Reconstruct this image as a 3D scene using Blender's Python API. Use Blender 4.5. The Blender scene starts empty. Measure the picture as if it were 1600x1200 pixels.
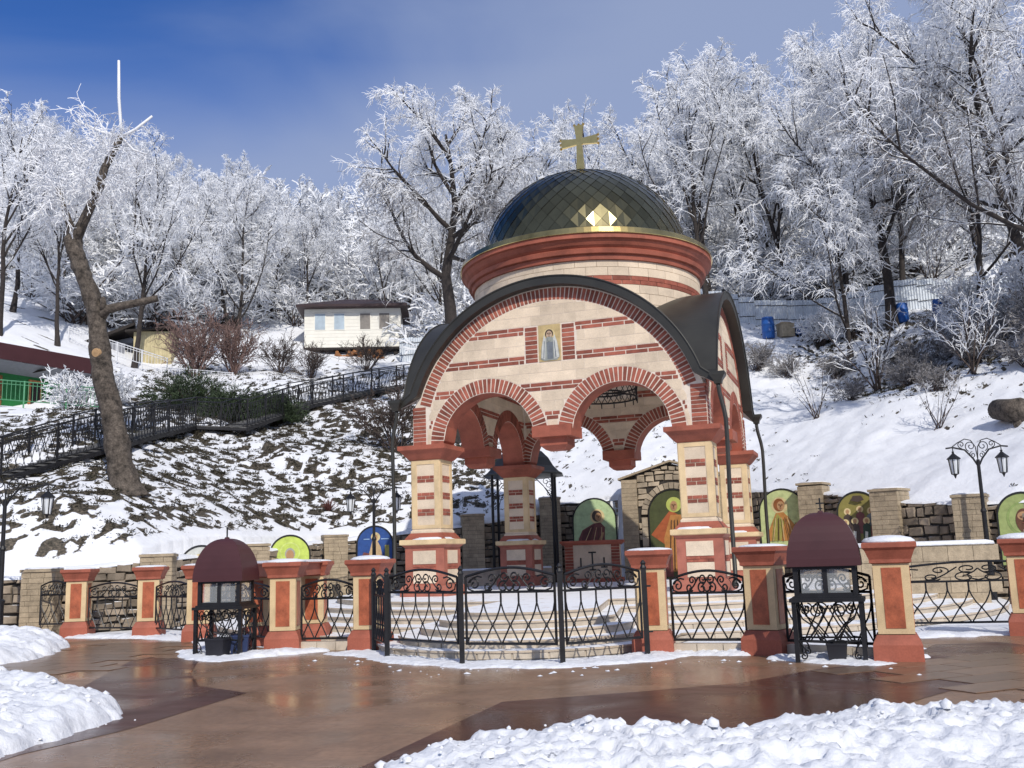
import bpy, bmesh, math, random
import numpy as np
from mathutils import Vector, Matrix, noise as mnoise

scene = bpy.context.scene
COL = scene.collection
PI = math.pi
rad = math.radians

# ------------------------------------------------------------------ camera
cam_d = bpy.data.cameras.new('camera'); cam = bpy.data.objects.new('camera', cam_d); COL.objects.link(cam)
cam_d.sensor_width = 36.0; cam_d.lens = 34.87; cam_d.clip_end = 2000.0; cam_d.clip_start = 0.1
_p, _r = 0.1728, 0.0319
_F = Vector((0, math.cos(_p), math.sin(_p))); _U = Vector((0, -math.sin(_p), math.cos(_p))); _X = Vector((1, 0, 0))
_R2 = _X*math.cos(_r) - _U*math.sin(_r); _U2 = _X*math.sin(_r) + _U*math.cos(_r)
_M = Matrix((_R2, _U2, -_F)).transposed().to_4x4(); _M.translation = (0, 0, 1.65)
cam.matrix_world = _M
scene.camera = cam

# ------------------------------------------------------------------ sky, sun, exposure
SUN_AZ, SUN_EL = rad(17), rad(38)          # sun stands behind the camera, a little to the right
world = bpy.data.worlds.new('World'); scene.world = world; world.use_nodes = True
nt = world.node_tree; nt.nodes.clear()
def N(t, typ, **kw):
    n = t.nodes.new(typ)
    for k, v in kw.items(): setattr(n, k, v)
    return n
out = N(nt, 'ShaderNodeOutputWorld'); bg = N(nt, 'ShaderNodeBackground'); sky = N(nt, 'ShaderNodeTexSky')
sky.sky_type = 'NISHITA'; sky.sun_disc = False; sky.sun_elevation = SUN_EL
sky.sun_rotation = PI - SUN_AZ             # measured from +Y, clockwise seen from above
sky.altitude = 900; sky.air_density = 1.0; sky.dust_density = 0.3; sky.ozone_density = 3.0
bg.inputs['Strength'].default_value = 0.138
# thin high cloud veil over most of the sky, torn open towards the upper left
tc = N(nt, 'ShaderNodeTexCoord'); 
dotn = N(nt, 'ShaderNodeVectorMath', operation='DOT_PRODUCT'); nrm = N(nt, 'ShaderNodeVectorMath', operation='NORMALIZE')
nt.links.new(tc.outputs['Generated'], nrm.inputs[0]); nt.links.new(nrm.outputs[0], dotn.inputs[0])
_bd = Vector((-0.62, 0.66, 0.56)).normalized(); dotn.inputs[1].default_value = _bd
mapv = N(nt, 'ShaderNodeMapping'); mapv.inputs['Scale'].default_value = (1.5, 1.5, 4.0); mapv.inputs['Rotation'].default_value = (0.1, 0.5, 0.3)
nt.links.new(nrm.outputs[0], mapv.inputs[0])
nz = N(nt, 'ShaderNodeTexNoise'); nz.inputs['Scale'].default_value = 1.4; nz.inputs['Detail'].default_value = 6; nz.inputs['Roughness'].default_value = 0.5; nz.inputs['Distortion'].default_value = 0.6
nt.links.new(mapv.outputs[0], nz.inputs['Vector'])
ma = N(nt, 'ShaderNodeMath', operation='MULTIPLY_ADD'); ma.inputs[1].default_value = 0.30; nt.links.new(nz.outputs[0], ma.inputs[0])
mb = N(nt, 'ShaderNodeMath', operation='MULTIPLY'); mb.inputs[1].default_value = -1.0; nt.links.new(dotn.outputs['Value'], mb.inputs[0]); nt.links.new(mb.outputs[0], ma.inputs[2])
mr = N(nt, 'ShaderNodeMapRange', interpolation_type='SMOOTHSTEP'); mr.inputs['From Min'].default_value = -0.82; mr.inputs['From Max'].default_value = -0.56; mr.inputs['To Max'].default_value = 0.84; mr.inputs['To Min'].default_value = 0.0
sz_ = N(nt, 'ShaderNodeSeparateXYZ'); nt.links.new(nrm.outputs[0], sz_.inputs[0])
low = N(nt, 'ShaderNodeMapRange'); low.inputs['From Min'].default_value = .47; low.inputs['From Max'].default_value = .24; low.inputs['To Max'].default_value = .42; nt.links.new(sz_.outputs['Z'], low.inputs[0])   # veil thickens towards the horizon
al = N(nt, 'ShaderNodeMath', operation='ADD'); nt.links.new(ma.outputs[0], al.inputs[0]); nt.links.new(low.outputs[0], al.inputs[1]); nt.links.new(al.outputs[0], mr.inputs['Value'])
mix = N(nt, 'ShaderNodeMix', data_type='RGBA'); mix.inputs['B'].default_value = (3.1, 3.75, 5.5, 1)
nt.links.new(mr.outputs[0], mix.inputs['Factor']); hs = N(nt, 'ShaderNodeMix', data_type='RGBA', blend_type='MULTIPLY'); hs.inputs['Factor'].default_value = 1.0; hs.inputs['B'].default_value = (.40, .70, 1.2, 1); nt.links.new(sky.outputs[0], hs.inputs['A']); nt.links.new(hs.outputs['Result'], mix.inputs['A'])
nt.links.new(mix.outputs['Result'], bg.inputs['Color']); nt.links.new(bg.outputs[0], out.inputs['Surface'])

sun_d = bpy.data.lights.new('sun', 'SUN'); sun = bpy.data.objects.new('sun', sun_d); COL.objects.link(sun)
sun_d.energy = 4.4; sun_d.angle = rad(0.6); sun_d.color = (1.0, 0.94, 0.85)
_sd = Vector((-math.sin(SUN_AZ)*math.cos(SUN_EL), math.cos(SUN_AZ)*math.cos(SUN_EL), -math.sin(SUN_EL)))
sun.rotation_euler = _sd.to_track_quat('-Z', 'Y').to_euler()
vs = scene.view_settings; vs.view_transform = 'Standard'; vs.look = 'None'; vs.exposure = -0.34; vs.gamma = 1.0; vs.use_curve_mapping = False
scene.cycles.max_bounces = 6; scene.cycles.transparent_max_bounces = 8

# ------------------------------------------------------------------ mesh helpers
class MB:
    """collects shapes, builds ONE mesh object"""
    def __init__(s): s.v = []; s.f = []; s.m = []; s.cur = 0
    def add(s, vs_, fs_, m=None):
        b = len(s.v); s.v.extend(vs_)
        mm = s.cur if m is None else m
        for f in fs_: s.f.append(tuple(b+i for i in f)); s.m.append(mm)
    def box(s, c, d, rz=0.0, m=None, taper=1.0):
        x, y, z = c; a, b, h = d[0]/2, d[1]/2, d[2]/2; cs, sn = math.cos(rz), math.sin(rz); vs_ = []
        for k, t in ((-1, 1.0), (1, taper)):
            for i, j in ((-1, -1), (1, -1), (1, 1), (-1, 1)):
                px, py = i*a*t, j*b*t; vs_.append((x+px*cs-py*sn, y+px*sn+py*cs, z+k*h))
        s.add(vs_, [(3, 2, 1, 0), (4, 5, 6, 7), (0, 1, 5, 4), (1, 2, 6, 5), (2, 3, 7, 6), (3, 0, 4, 7)], m)
    def frust(s, cx, cy, prof, rz=0.0, n=4, m=None):
        """square (or n-gon) stack: prof = [(half width, z)...]"""
        vs_ = []; fs_ = []; k0 = 1/math.cos(PI/n)
        for h, z in prof:
            for i in range(n):
                a = rz + PI/n + 2*PI*i/n; vs_.append((cx+h*k0*math.cos(a), cy+h*k0*math.sin(a), z))
        for r in range(len(prof)-1):
            for i in range(n):
                j = (i+1) % n; fs_.append((r*n+i, r*n+j, (r+1)*n+j, (r+1)*n+i))
        fs_.append(tuple(range(n-1, -1, -1))); L = (len(prof)-1)*n; fs_.append(tuple(L+i for i in range(n)))
        s.add(vs_, fs_, m)
    def lathe(s, cx, cy, prof, n=48, m=None, a0=0.0, a1=2*PI):
        full = abs(a1-a0-2*PI) < 1e-6; k = n if full else n+1; vs_ = []; fs_ = []
        for r, z in prof:
            for i in range(k):
                a = a0+(a1-a0)*i/n; vs_.append((cx+r*math.cos(a), cy+r*math.sin(a), z))
        for q in range(len(prof)-1):
            for i in range(n):
                j = (i+1) % k; fs_.append((q*k+i, q*k+j, (q+1)*k+j, (q+1)*k+i))
        s.add(vs_, fs_, m)
    def prism(s, poly, z0, z1, m=None):
        n = len(poly); vs_ = [(x, y, z0) for x, y in poly]+[(x, y, z1) for x, y in poly]
        fs_ = [tuple(range(n-1, -1, -1)), tuple(range(n, 2*n))]+[(i, (i+1) % n, n+(i+1) % n, n+i) for i in range(n)]
        s.add(vs_, fs_, m)
    def tube(s, pts, r, n=6, m=None, cap=True):
        P = [Vector(p) for p in pts]; k = len(P)
        if k < 2: return
        R = r if isinstance(r, (list, tuple)) else [r]*k
        T = [(P[min(i+1, k-1)]-P[max(i-1, 0)]).normalized() for i in range(k)]
        ref = Vector((0, 0, 1)) if abs(T[0].z) < 0.9 else Vector((1, 0, 0))
        u = T[0].cross(ref).normalized(); vs_ = []
        for i in range(k):
            u = (u - T[i]*u.dot(T[i]))
            u = u.normalized() if u.length > 1e-6 else T[i].orthogonal().normalized()
            w = T[i].cross(u)
            for j in range(n):
                a = 2*PI*j/n; q = P[i]+(u*math.cos(a)+w*math.sin(a))*R[i]; vs_.append((q.x, q.y, q.z))
        fs_ = []
        for i in range(k-1):
            for j in range(n):
                jj = (j+1) % n; fs_.append((i*n+j, i*n+jj, (i+1)*n+jj, (i+1)*n+j))
        if cap: fs_.append(tuple(range(n-1, -1, -1))); fs_.append(tuple((k-1)*n+j for j in range(n)))
        s.add(vs_, fs_, m)
    def mesh(s, name, mats, smooth=False, recalc=False):
        me = bpy.data.meshes.new(name); me.from_pydata(s.v, [], s.f)
        for mt in (mats if isinstance(mats, (list, tuple)) else [mats]): me.materials.append(mt)
        if any(s.m): me.polygons.foreach_set('material_index', s.m)
        if smooth: me.polygons.foreach_set('use_smooth', [True]*len(me.polygons))
        if recalc:
            bm = bmesh.new(); bm.from_mesh(me); bmesh.ops.recalc_face_normals(bm, faces=bm.faces); bm.to_mesh(me); bm.free()
        me.update(); return me
    def build(s, name, mats, parent=None, smooth=False, loc=None, rz=None, kind=None, recalc=False):
        o = bpy.data.objects.new(name, s.mesh(name, mats, smooth, recalc)); COL.objects.link(o)
        if parent is not None: o.parent = parent
        if loc is not None: o.location = loc
        if rz is not None: o.rotation_euler = (0, 0, rz)
        if kind: o['kind'] = kind
        return o
def obj(name, me, parent=None, loc=None, rot=None, scale=None, kind=None):
    o = bpy.data.objects.new(name, me); COL.objects.link(o)
    if parent is not None: o.parent = parent
    if loc is not None: o.location = loc
    if rot is not None: o.rotation_euler = rot
    if scale is not None: o.scale = scale
    if kind: o['kind'] = kind
    return o
def tag(o, label, cat, group=None):
    o['label'] = label; o['category'] = cat
    if group: o['group'] = group
    return o
def thing(name, label, cat, loc=(0, 0, 0), rz=0.0, group=None):
    o = bpy.data.objects.new(name, None); COL.objects.link(o); o.location = loc; o.rotation_euler = (0, 0, rz); o.empty_display_size = 0.2
    return tag(o, label, cat, group)
def copy_tree(o, parent=None):
    c = o.copy(); COL.objects.link(c); c.parent = parent
    for ch in list(o.children): copy_tree(ch, c)
    return c

# ------------------------------------------------------------------ materials
def ramp(t, pts):
    r = N(t, 'ShaderNodeValToRGB'); e = r.color_ramp.elements
    while len(e) < len(pts): e.new(0.5)
    for k, (p, c) in enumerate(pts):
        e[k].position = p; e[k].color = (c if hasattr(c, '__len__') else (c, c, c)) + ((1,) if not hasattr(c, '__len__') or len(c) == 3 else ())
    return r
def mat(name, col, rough=0.7, metal=0.0, var=0.12, nscale=6.0, bump=0.15, bscale=40.0, rand=0.0, spec=0.4, coat=0.0, snowtop=0.0, fine=0.0):
    m = bpy.data.materials.new(name); m.use_nodes = True; t = m.node_tree; b = t.nodes['Principled BSDF']
    b.inputs['Roughness'].default_value = rough; b.inputs['Metallic'].default_value = metal; b.inputs['Specular IOR Level'].default_value = spec
    if coat: b.inputs['Coat Weight'].default_value = coat; b.inputs['Coat Roughness'].default_value = 0.1
    geo = N(t, 'ShaderNodeNewGeometry'); tcn = N(t, 'ShaderNodeTexCoord')
    n1 = N(t, 'ShaderNodeTexNoise'); n1.inputs['Scale'].default_value = nscale; n1.inputs['Detail'].default_value = 5; n1.inputs['Roughness'].default_value = 0.6
    t.links.new(tcn.outputs['Object'], n1.inputs['Vector'])
    d = tuple(max(0, c*(1-var*1.6)) for c in col); l = tuple(min(1, c*(1+var*1.2)) for c in col)
    r = ramp(t, [(0.28, d), (0.5, tuple(col)), (0.74, l)]); t.links.new(n1.outputs[0], r.inputs[0])
    c_out = r.outputs[0]
    if fine:
        n3 = N(t, 'ShaderNodeTexNoise'); n3.inputs['Scale'].default_value = bscale*1.5; n3.inputs['Detail'].default_value = 3
        t.links.new(tcn.outputs['Object'], n3.inputs['Vector'])
        mm = N(t, 'ShaderNodeMapRange'); mm.inputs['From Min'].default_value = 0.3; mm.inputs['From Max'].default_value = 0.7; mm.inputs['To Min'].default_value = 1-fine; mm.inputs['To Max'].default_value = 1+fine
        t.links.new(n3.outputs[0], mm.inputs[0]); vm = N(t, 'ShaderNodeVectorMath', operation='SCALE'); t.links.new(c_out, vm.inputs[0]); t.links.new(mm.outputs[0], vm.inputs['Scale']); c_out = vm.outputs[0]
    if rand:
        oi = N(t, 'ShaderNodeObjectInfo'); isl = N(t, 'ShaderNodeMath', operation='ADD'); t.links.new(oi.outputs['Random'], isl.inputs[0]); t.links.new(geo.outputs['Random Per Island'], isl.inputs[1])
        fr = N(t, 'ShaderNodeMath', operation='FRACT'); t.links.new(isl.outputs[0], fr.inputs[0])
        mm = N(t, 'ShaderNodeMapRange'); mm.inputs['To Min'].default_value = 1-rand; mm.inputs['To Max'].default_value = 1+rand
        t.links.new(fr.outputs[0], mm.inputs[0]); vm = N(t, 'ShaderNodeVectorMath', operation='SCALE'); t.links.new(c_out, vm.inputs[0]); t.links.new(mm.outputs[0], vm.inputs['Scale']); c_out = vm.outputs[0]
    if snowtop:
        sx = N(t, 'ShaderNodeSeparateXYZ'); t.links.new(geo.outputs['Normal'], sx.inputs[0])
        n2 = N(t, 'ShaderNodeTexNoise'); n2.inputs['Scale'].default_value = 3.0; n2.inputs['Detail'].default_value = 4; t.links.new(geo.outputs['Position'], n2.inputs['Vector'])
        ad = N(t, 'ShaderNodeMath', operation='MULTIPLY_ADD'); ad.inputs[1].default_value = 1.1; t.links.new(n2.outputs[0], ad.inputs[0]); t.links.new(sx.outputs['Z'], ad.inputs[2])
        mm = N(t, 'ShaderNodeMapRange'); mm.inputs['From Min'].default_value = 1.6-snowtop; mm.inputs['From Max'].default_value = 1.75-snowtop; t.links.new(ad.outputs[0], mm.inputs[0])
        mx = N(t, 'ShaderNodeMix', data_type='RGBA'); mx.inputs['B'].default_value = (.85, .87, .9, 1); t.links.new(mm.outputs[0], mx.inputs['Factor']); t.links.new(c_out, mx.inputs['A']); c_out = mx.outputs['Result']
    t.links.new(c_out, b.inputs['Base Color'])
    if bump:
        n2 = N(t, 'ShaderNodeTexNoise'); n2.inputs['Scale'].default_value = bscale; n2.inputs['Detail'].default_value = 4; t.links.new(tcn.outputs['Object'], n2.inputs['Vector'])
        bp = N(t, 'ShaderNodeBump'); bp.inputs['Strength'].default_value = bump; bp.inputs['Distance'].default_value = 0.02; t.links.new(n2.outputs[0], bp.inputs['Height']); t.links.new(bp.outputs[0], b.inputs['Normal'])
    return m
def snow_mat(name, c=(.80, .82, .86), big=1.2):
    m = bpy.data.materials.new(name); m.use_nodes = True; t = m.node_tree; b = t.nodes['Principled BSDF']
    b.inputs['Roughness'].default_value = 0.55; b.inputs['Specular IOR Level'].default_value = 0.3
    b.inputs['Base Color'].default_value = (*c, 1); b.inputs['Subsurface Weight'].default_value = 0.0
    g = N(t, 'ShaderNodeNewGeometry')
    n1 = N(t, 'ShaderNodeTexNoise'); n1.inputs['Scale'].default_value = 9*big; n1.inputs['Detail'].default_value = 7; n1.inputs['Roughness'].default_value = .65; t.links.new(g.outputs['Position'], n1.inputs['Vector'])
    bp = N(t, 'ShaderNodeBump'); bp.inputs['Strength'].default_value = .6; bp.inputs['Distance'].default_value = .05; t.links.new(n1.outputs[0], bp.inputs['Height']); t.links.new(bp.outputs[0], b.inputs['Normal'])
    r = ramp(t, [(0.3, tuple(x*.93 for x in c)), (0.6, c)]); n2 = N(t, 'ShaderNodeTexNoise'); n2.inputs['Scale'].default_value = 1.3; n2.inputs['Detail'].default_value = 5; t.links.new(g.outputs['Position'], n2.inputs['Vector']); t.links.new(n2.outputs[0], r.inputs[0]); t.links.new(r.outputs[0], b.inputs['Base Color'])
    return m
M = {}
M['snow'] = snow_mat('snow')
M['cream'] = mat('cream_stone', (.68, .56, .42), .8, var=.15, nscale=1.3, bump=.22, bscale=26, rand=.10, fine=.08)
M['cream_p'] = mat('cream_paint', (.66, .50, .29), .7, var=.15, nscale=2.0, bump=.12, fine=.08)
M['mortar'] = mat('pale_mortar', (.74, .65, .55), .85, var=.08)
M['brick'] = mat('red_brick', (.30, .092, .060), .8, var=.22, nscale=5, bump=.25, bscale=50, rand=.32, fine=.1)
M['redp'] = mat('red_oxide_paint', (.335, .098, .060), .65, var=.22, nscale=1.7, bump=.12, bscale=24, fine=.10)
M['iron'] = mat('black_wrought_iron', (.012, .012, .014), .45, var=.3, bump=.05)
M['roofm'] = mat('dark_roof_metal', (.030, .029, .024), .42, metal=.0, var=.2, nscale=1.2, bump=.03, spec=.5)
M['maroon'] = mat('maroon_sheet_metal', (.065, .022, .025), .45, var=.1, nscale=1.5, bump=.02)
M['goldtile'] = mat('dark_gold_tile', (.17, .150, .085), .22, metal=1.0, var=.15, nscale=.8, bump=.02, bscale=6, rand=.2)
M['gold'] = mat('polished_gold', (.78, .58, .22), .22, metal=1.0, var=.08, bump=.02)
M['goldrim'] = mat('weathered_gold_rim', (.50, .38, .16), .22, metal=1.0, var=.3, nscale=1.2, bump=.05)
M['plaster'] = mat('grey_plaster', (.42, .39, .36), .85, var=.1)
M['bark'] = mat('grey_bark', (.088, .073, .060), .95, var=.55, nscale=5, bump=1.0, bscale=12, fine=.4)
M['bark_snowy'] = mat('dark_bark_with_rime', (.040, .033, .030), .9, var=.3, nscale=7, bump=.6, bscale=18, snowtop=.50)
M['frost'] = mat('hoar_frost', (.83, .845, .87), .7, var=.05, nscale=.9, bump=.0, rand=.08, spec=.2)
M['pedp'] = mat('dusty_red_paint', (.36, .125, .085), .6, var=.2, nscale=2.5, bump=.06, fine=.07)
M['greytwig'] = mat('rimed_grey_twig', (.26, .25, .25), .85, var=.3, bump=0, rand=.5)
M['marble'] = mat('polished_red_stone', (.40, .115, .055), .35, var=.32, nscale=3.5, bump=.03, fine=.14)
M['twig'] = mat('bare_twig', (.07, .052, .045), .85, var=.3, bump=0, rand=.3)
M['redtwig'] = mat('reddish_twig', (.185, .12, .105), .8, var=.3, bump=0, rand=.3)
M['needle'] = mat('dark_evergreen', (.035, .055, .025), .7, var=.4, nscale=3, bump=0, rand=.45)
M['leaf'] = mat('dead_leaves', (.048, .042, .026), .85, var=.5, nscale=2, bump=0, rand=.5)
M['soil'] = mat('dark_soil', (.06, .05, .036), .9, var=.4, nscale=3, bump=.5)
M['glass'] = None
g_ = bpy.data.materials.new('window_glass'); g_.use_nodes = True; _b = g_.node_tree.nodes['Principled BSDF']; _b.inputs['Base Color'].default_value = (.75, .8, .82, 1); _b.inputs['Roughness'].default_value = .03; _b.inputs['Alpha'].default_value = .16; _b.inputs['Specular IOR Level'].default_value = .6; M['glass'] = g_
# ------------------------------------------------------------------ noise and terrain
_rng = np.random.RandomState(5); _perm = _rng.rand(256, 256)
def vnoise(x, y):
    xi = np.floor(x).astype(int); yi = np.floor(y).astype(int); fx = x-xi; fy = y-yi
    fx = fx*fx*fx*(fx*(fx*6-15)+10); fy = fy*fy*fy*(fy*(fy*6-15)+10); g = lambda a, b: _perm[a & 255, b & 255]
    return (g(xi, yi)*(1-fx)+g(xi+1, yi)*fx)*(1-fy)+(g(xi, yi+1)*(1-fx)+g(xi+1, yi+1)*fx)*fy
def fbm(x, y, o=4, gain=.5):
    s = 0; a = 1; t = 0
    for k in range(o): s = s+a*vnoise(x*2**k+17.3*k, y*2**k+9.1*k); t += a; a *= gain
    return s/t
OX, OY = 1.0, 26.0
WALL = [(-19.0, 27.4, 1.6), (-14.5, 27.3, 1.70), (-12.7, 27.2, 1.73), (-10.2, 28.6, 2.05), (-8.65, 33.0, 2.34), (-6.74, 37.0, 2.66), (-1.74, 39.5, 3.3), (1.46, 42.0, 4.0), (4.38, 40.3, 4.3),
        (8.6, 39.3, 4.3), (10.31, 34.5, 3.8), (11.33, 30.3, 3.3), (12.65, 28.0, 2.95), (16.0, 25.5, 2.8), (22.0, 22.0, 2.8)]
_wp = sorted([(math.degrees(math.atan2(y-OY, x-OX)), math.hypot(x-OX, y-OY), z) for x, y, z in WALL])
_wp = [(-90, 90, 2.0), (-35, 60, 2.4)] + _wp + [(200, 40, 1.6), (250, 90, 1.5), (270, 90, 1.5)]
_wa = np.array(_wp)
CTRL = [(-16.1, 31, 4.5), (-14, 34, 5.55), (-13.9, 38, 6.4), (-13.9, 43, 7.45), (-11.9, 44, 7.4), (-10.4, 51, 9.5), (-7.9, 55, 10.8), (-12.6, 32, 4.45), (-10.9, 65, 14.9), (-10.9, 62, 14.2), (-24, 48, 8.7),
        (-22.5, 60, 13.9), (11.9, 60, 16.1), (20, 60, 15.2), (28.9, 55, 14.5), (14.9, 56, 13.8), (21, 52, 13.4), (13.1, 42, 7.0), (17.5, 47, 8.8), (16.9, 33, 5.4), (18, 52, 12.0), (-25, 40, 7.4), (-20, 38, 7.0)]
def base_h(x, y):
    ph = np.degrees(np.arctan2(y-OY, x-OX)); ph = np.where(ph < -90, ph+360, ph); r = np.hypot(x-OX, y-OY)
    W = np.interp(ph, _wa[:, 0], _wa[:, 1]); zt = np.interp(ph, _wa[:, 0], _wa[:, 2]); d = r-W-.35
    dd = np.maximum(d, 0); G = .46*np.minimum(dd, 62)+.30*np.clip(dd-62, 0, 45)+.06*np.maximum(dd-107, 0)+.5*(1-np.exp(-dd/2.5))
    return d, zt-.35+G
_cr = None
def terrain(x, y, detail=True):
    global _cr
    x = np.asarray(x, float); y = np.asarray(y, float)
    if _cr is None:
        c = np.array(CTRL); _cr = c[:, 2]-base_h(c[:, 0], c[:, 1])[1]
    d, z = base_h(x, y)
    num = 0; den = .012
    for (cx, cy, cz), e in zip(CTRL, _cr):
        w = 1/((x-cx)**2+(y-cy)**2+3.0)**1.5; num = num+w*e; den = den+w
    z = z+num/den
    if detail:
        z = z+(fbm(x*.25, y*.25, 3)-.5)*.7*np.clip(d/6, 0, 1)+(fbm(x*1.7, y*1.7, 3)-.5)*.16*np.clip(d/2, 0, 1)
    return np.where(d < 0, -.6, z)
def tz(x, y): return float(terrain(np.array([x]), np.array([y]))[0])

def axis(a, b, s, lo, hi, sl, sh):
    v = list(np.arange(a, b, s)); q = a
    st = s
    while q > lo: st = min(st*sl, 5); q -= st; v.insert(0, q)
    q = v[-1]; st = s
    while q < hi: st = min(st*sh, 5); q += st; v.append(q)
    return np.array(v)
gx = axis(-21, 24, .15, -150, 150, 1.12, 1.12); gy = axis(26.5, 58, .15, 12, 260, 1.12, 1.06)
X, Y = np.meshgrid(gx, gy); Z = terrain(X, Y)
d_, _ = base_h(X, Y)
def patch_mask(x, y):
    """where snow has melted off: dense on the left slope, sparse on the right, none on the trodden path"""
    ys_ = y+1.3*terrain(x, y, False)
    n = fbm(x*4.6+31.4, ys_*2.2+57.3, 3, .7); big = fbm(x*.22+5, y*.22, 2)
    left = np.clip((1.5-x)/3, 0, 1)*np.clip((64-y)/14, 0, 1)*np.clip((x+26)/6, 0, 1)
    thr = .72-.225*left-.07*(big-.5)
    ph_ = np.clip(1-np.abs(x-13.2-.03*(y-45)**2*.1)/3.2, 0, 1)*(x > 2)
    thr = thr-.15*np.clip((x-13.5)/3, 0, 1)*np.clip((y-36)/6, 0, 1)+.14*ph_+np.where((x > 2) & (y < 38), .03, -.02*(x > 2))
    lower = np.clip((d_of(x, y)-.1)/.8, 0, 1)
    return np.clip((n-thr)/.07, 0, 1)*lower
def d_of(x, y): return base_h(np.asarray(x, float), np.asarray(y, float))[0]
PM = patch_mask(X, Y)
Z = Z-.05*PM
nx, ny = len(gx), len(gy)
V_ = np.stack([X.ravel(), Y.ravel(), Z.ravel()], 1)
idx = np.arange(nx*ny).reshape(ny, nx); Q = np.stack([idx[:-1, :-1], idx[:-1, 1:], idx[1:, 1:], idx[1:, :-1]], -1).reshape(-1, 4)
keep = (d_.ravel()[Q].max(1) > -.15); Q = Q[keep]
def np_mesh(name, V, F, mats, smooth=True):
    me = bpy.data.meshes.new(name); nv, nf, k = len(V), len(F), F.shape[1]
    me.vertices.add(nv); me.vertices.foreach_set('co', np.ascontiguousarray(V, dtype=np.float32).ravel())
    me.loops.add(nf*k); me.loops.foreach_set('vertex_index', np.ascontiguousarray(F, dtype=np.int32).ravel())
    me.polygons.add(nf); me.polygons.foreach_set('loop_start', np.arange(0, nf*k, k, dtype=np.int32))
    me.polygons.foreach_set('use_smooth', np.full(nf, smooth))
    for m in (mats if isinstance(mats, (list, tuple)) else [mats]): me.materials.append(m)
    me.update(calc_edges=True); return me
def hill_material():
    m = snow_mat('hillside_snow', (.80, .82, .86), .6); t = m.node_tree; b = t.nodes['Principled BSDF']
    at = N(t, 'ShaderNodeAttribute'); at.attribute_name = 'melt'
    g = N(t, 'ShaderNodeNewGeometry'); n = N(t, 'ShaderNodeTexNoise'); n.inputs['Scale'].default_value = 5; n.inputs['Detail'].default_value = 6; n.inputs['Roughness'].default_value = .7; t.links.new(g.outputs['Position'], n.inputs['Vector'])
    ad = N(t, 'ShaderNodeMath', operation='MULTIPLY_ADD'); ad.inputs[1].default_value = 1.0; t.links.new(n.outputs[0], ad.inputs[0]); t.links.new(at.outputs['Fac'], ad.inputs[2])
    mr2 = N(t, 'ShaderNodeMapRange'); mr2.inputs['From Min'].default_value = .92; mr2.inputs['From Max'].default_value = 1.02; t.links.new(ad.outputs[0], mr2.inputs[0])
    r2 = ramp(t, [(.3, (.034, .032, .024)), (.5, (.075, .064, .048)), (.7, (.17, .14, .105))]); n3 = N(t, 'ShaderNodeTexNoise'); n3.inputs['Scale'].default_value = 14; n3.inputs['Detail'].default_value = 4; t.links.new(g.outputs['Position'], n3.inputs['Vector']); t.links.new(n3.outputs[0], r2.inputs[0])
    old = b.inputs['Base Color'].links[0].from_socket
    mx = N(t, 'ShaderNodeMix', data_type='RGBA'); t.links.new(mr2.outputs[0], mx.inputs['Factor']); t.links.new(old, mx.inputs['A']); t.links.new(r2.outputs[0], mx.inputs['B']); t.links.new(mx.outputs['Result'], b.inputs['Base Color'])
    return m
used = np.unique(Q); remap = np.full(nx*ny, -1); remap[used] = np.arange(len(used))
me = np_mesh('hillside', V_[used], remap[Q], hill_material())
at = me.attributes.new('melt', 'FLOAT', 'POINT'); at.data.foreach_set('value', PM.ravel()[used].astype(np.float32))
hill = obj('hillside', me); hill['kind'] = 'structure'; tag(hill, 'snowy hillside with patches of bare dark earth', 'hillside')

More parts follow.
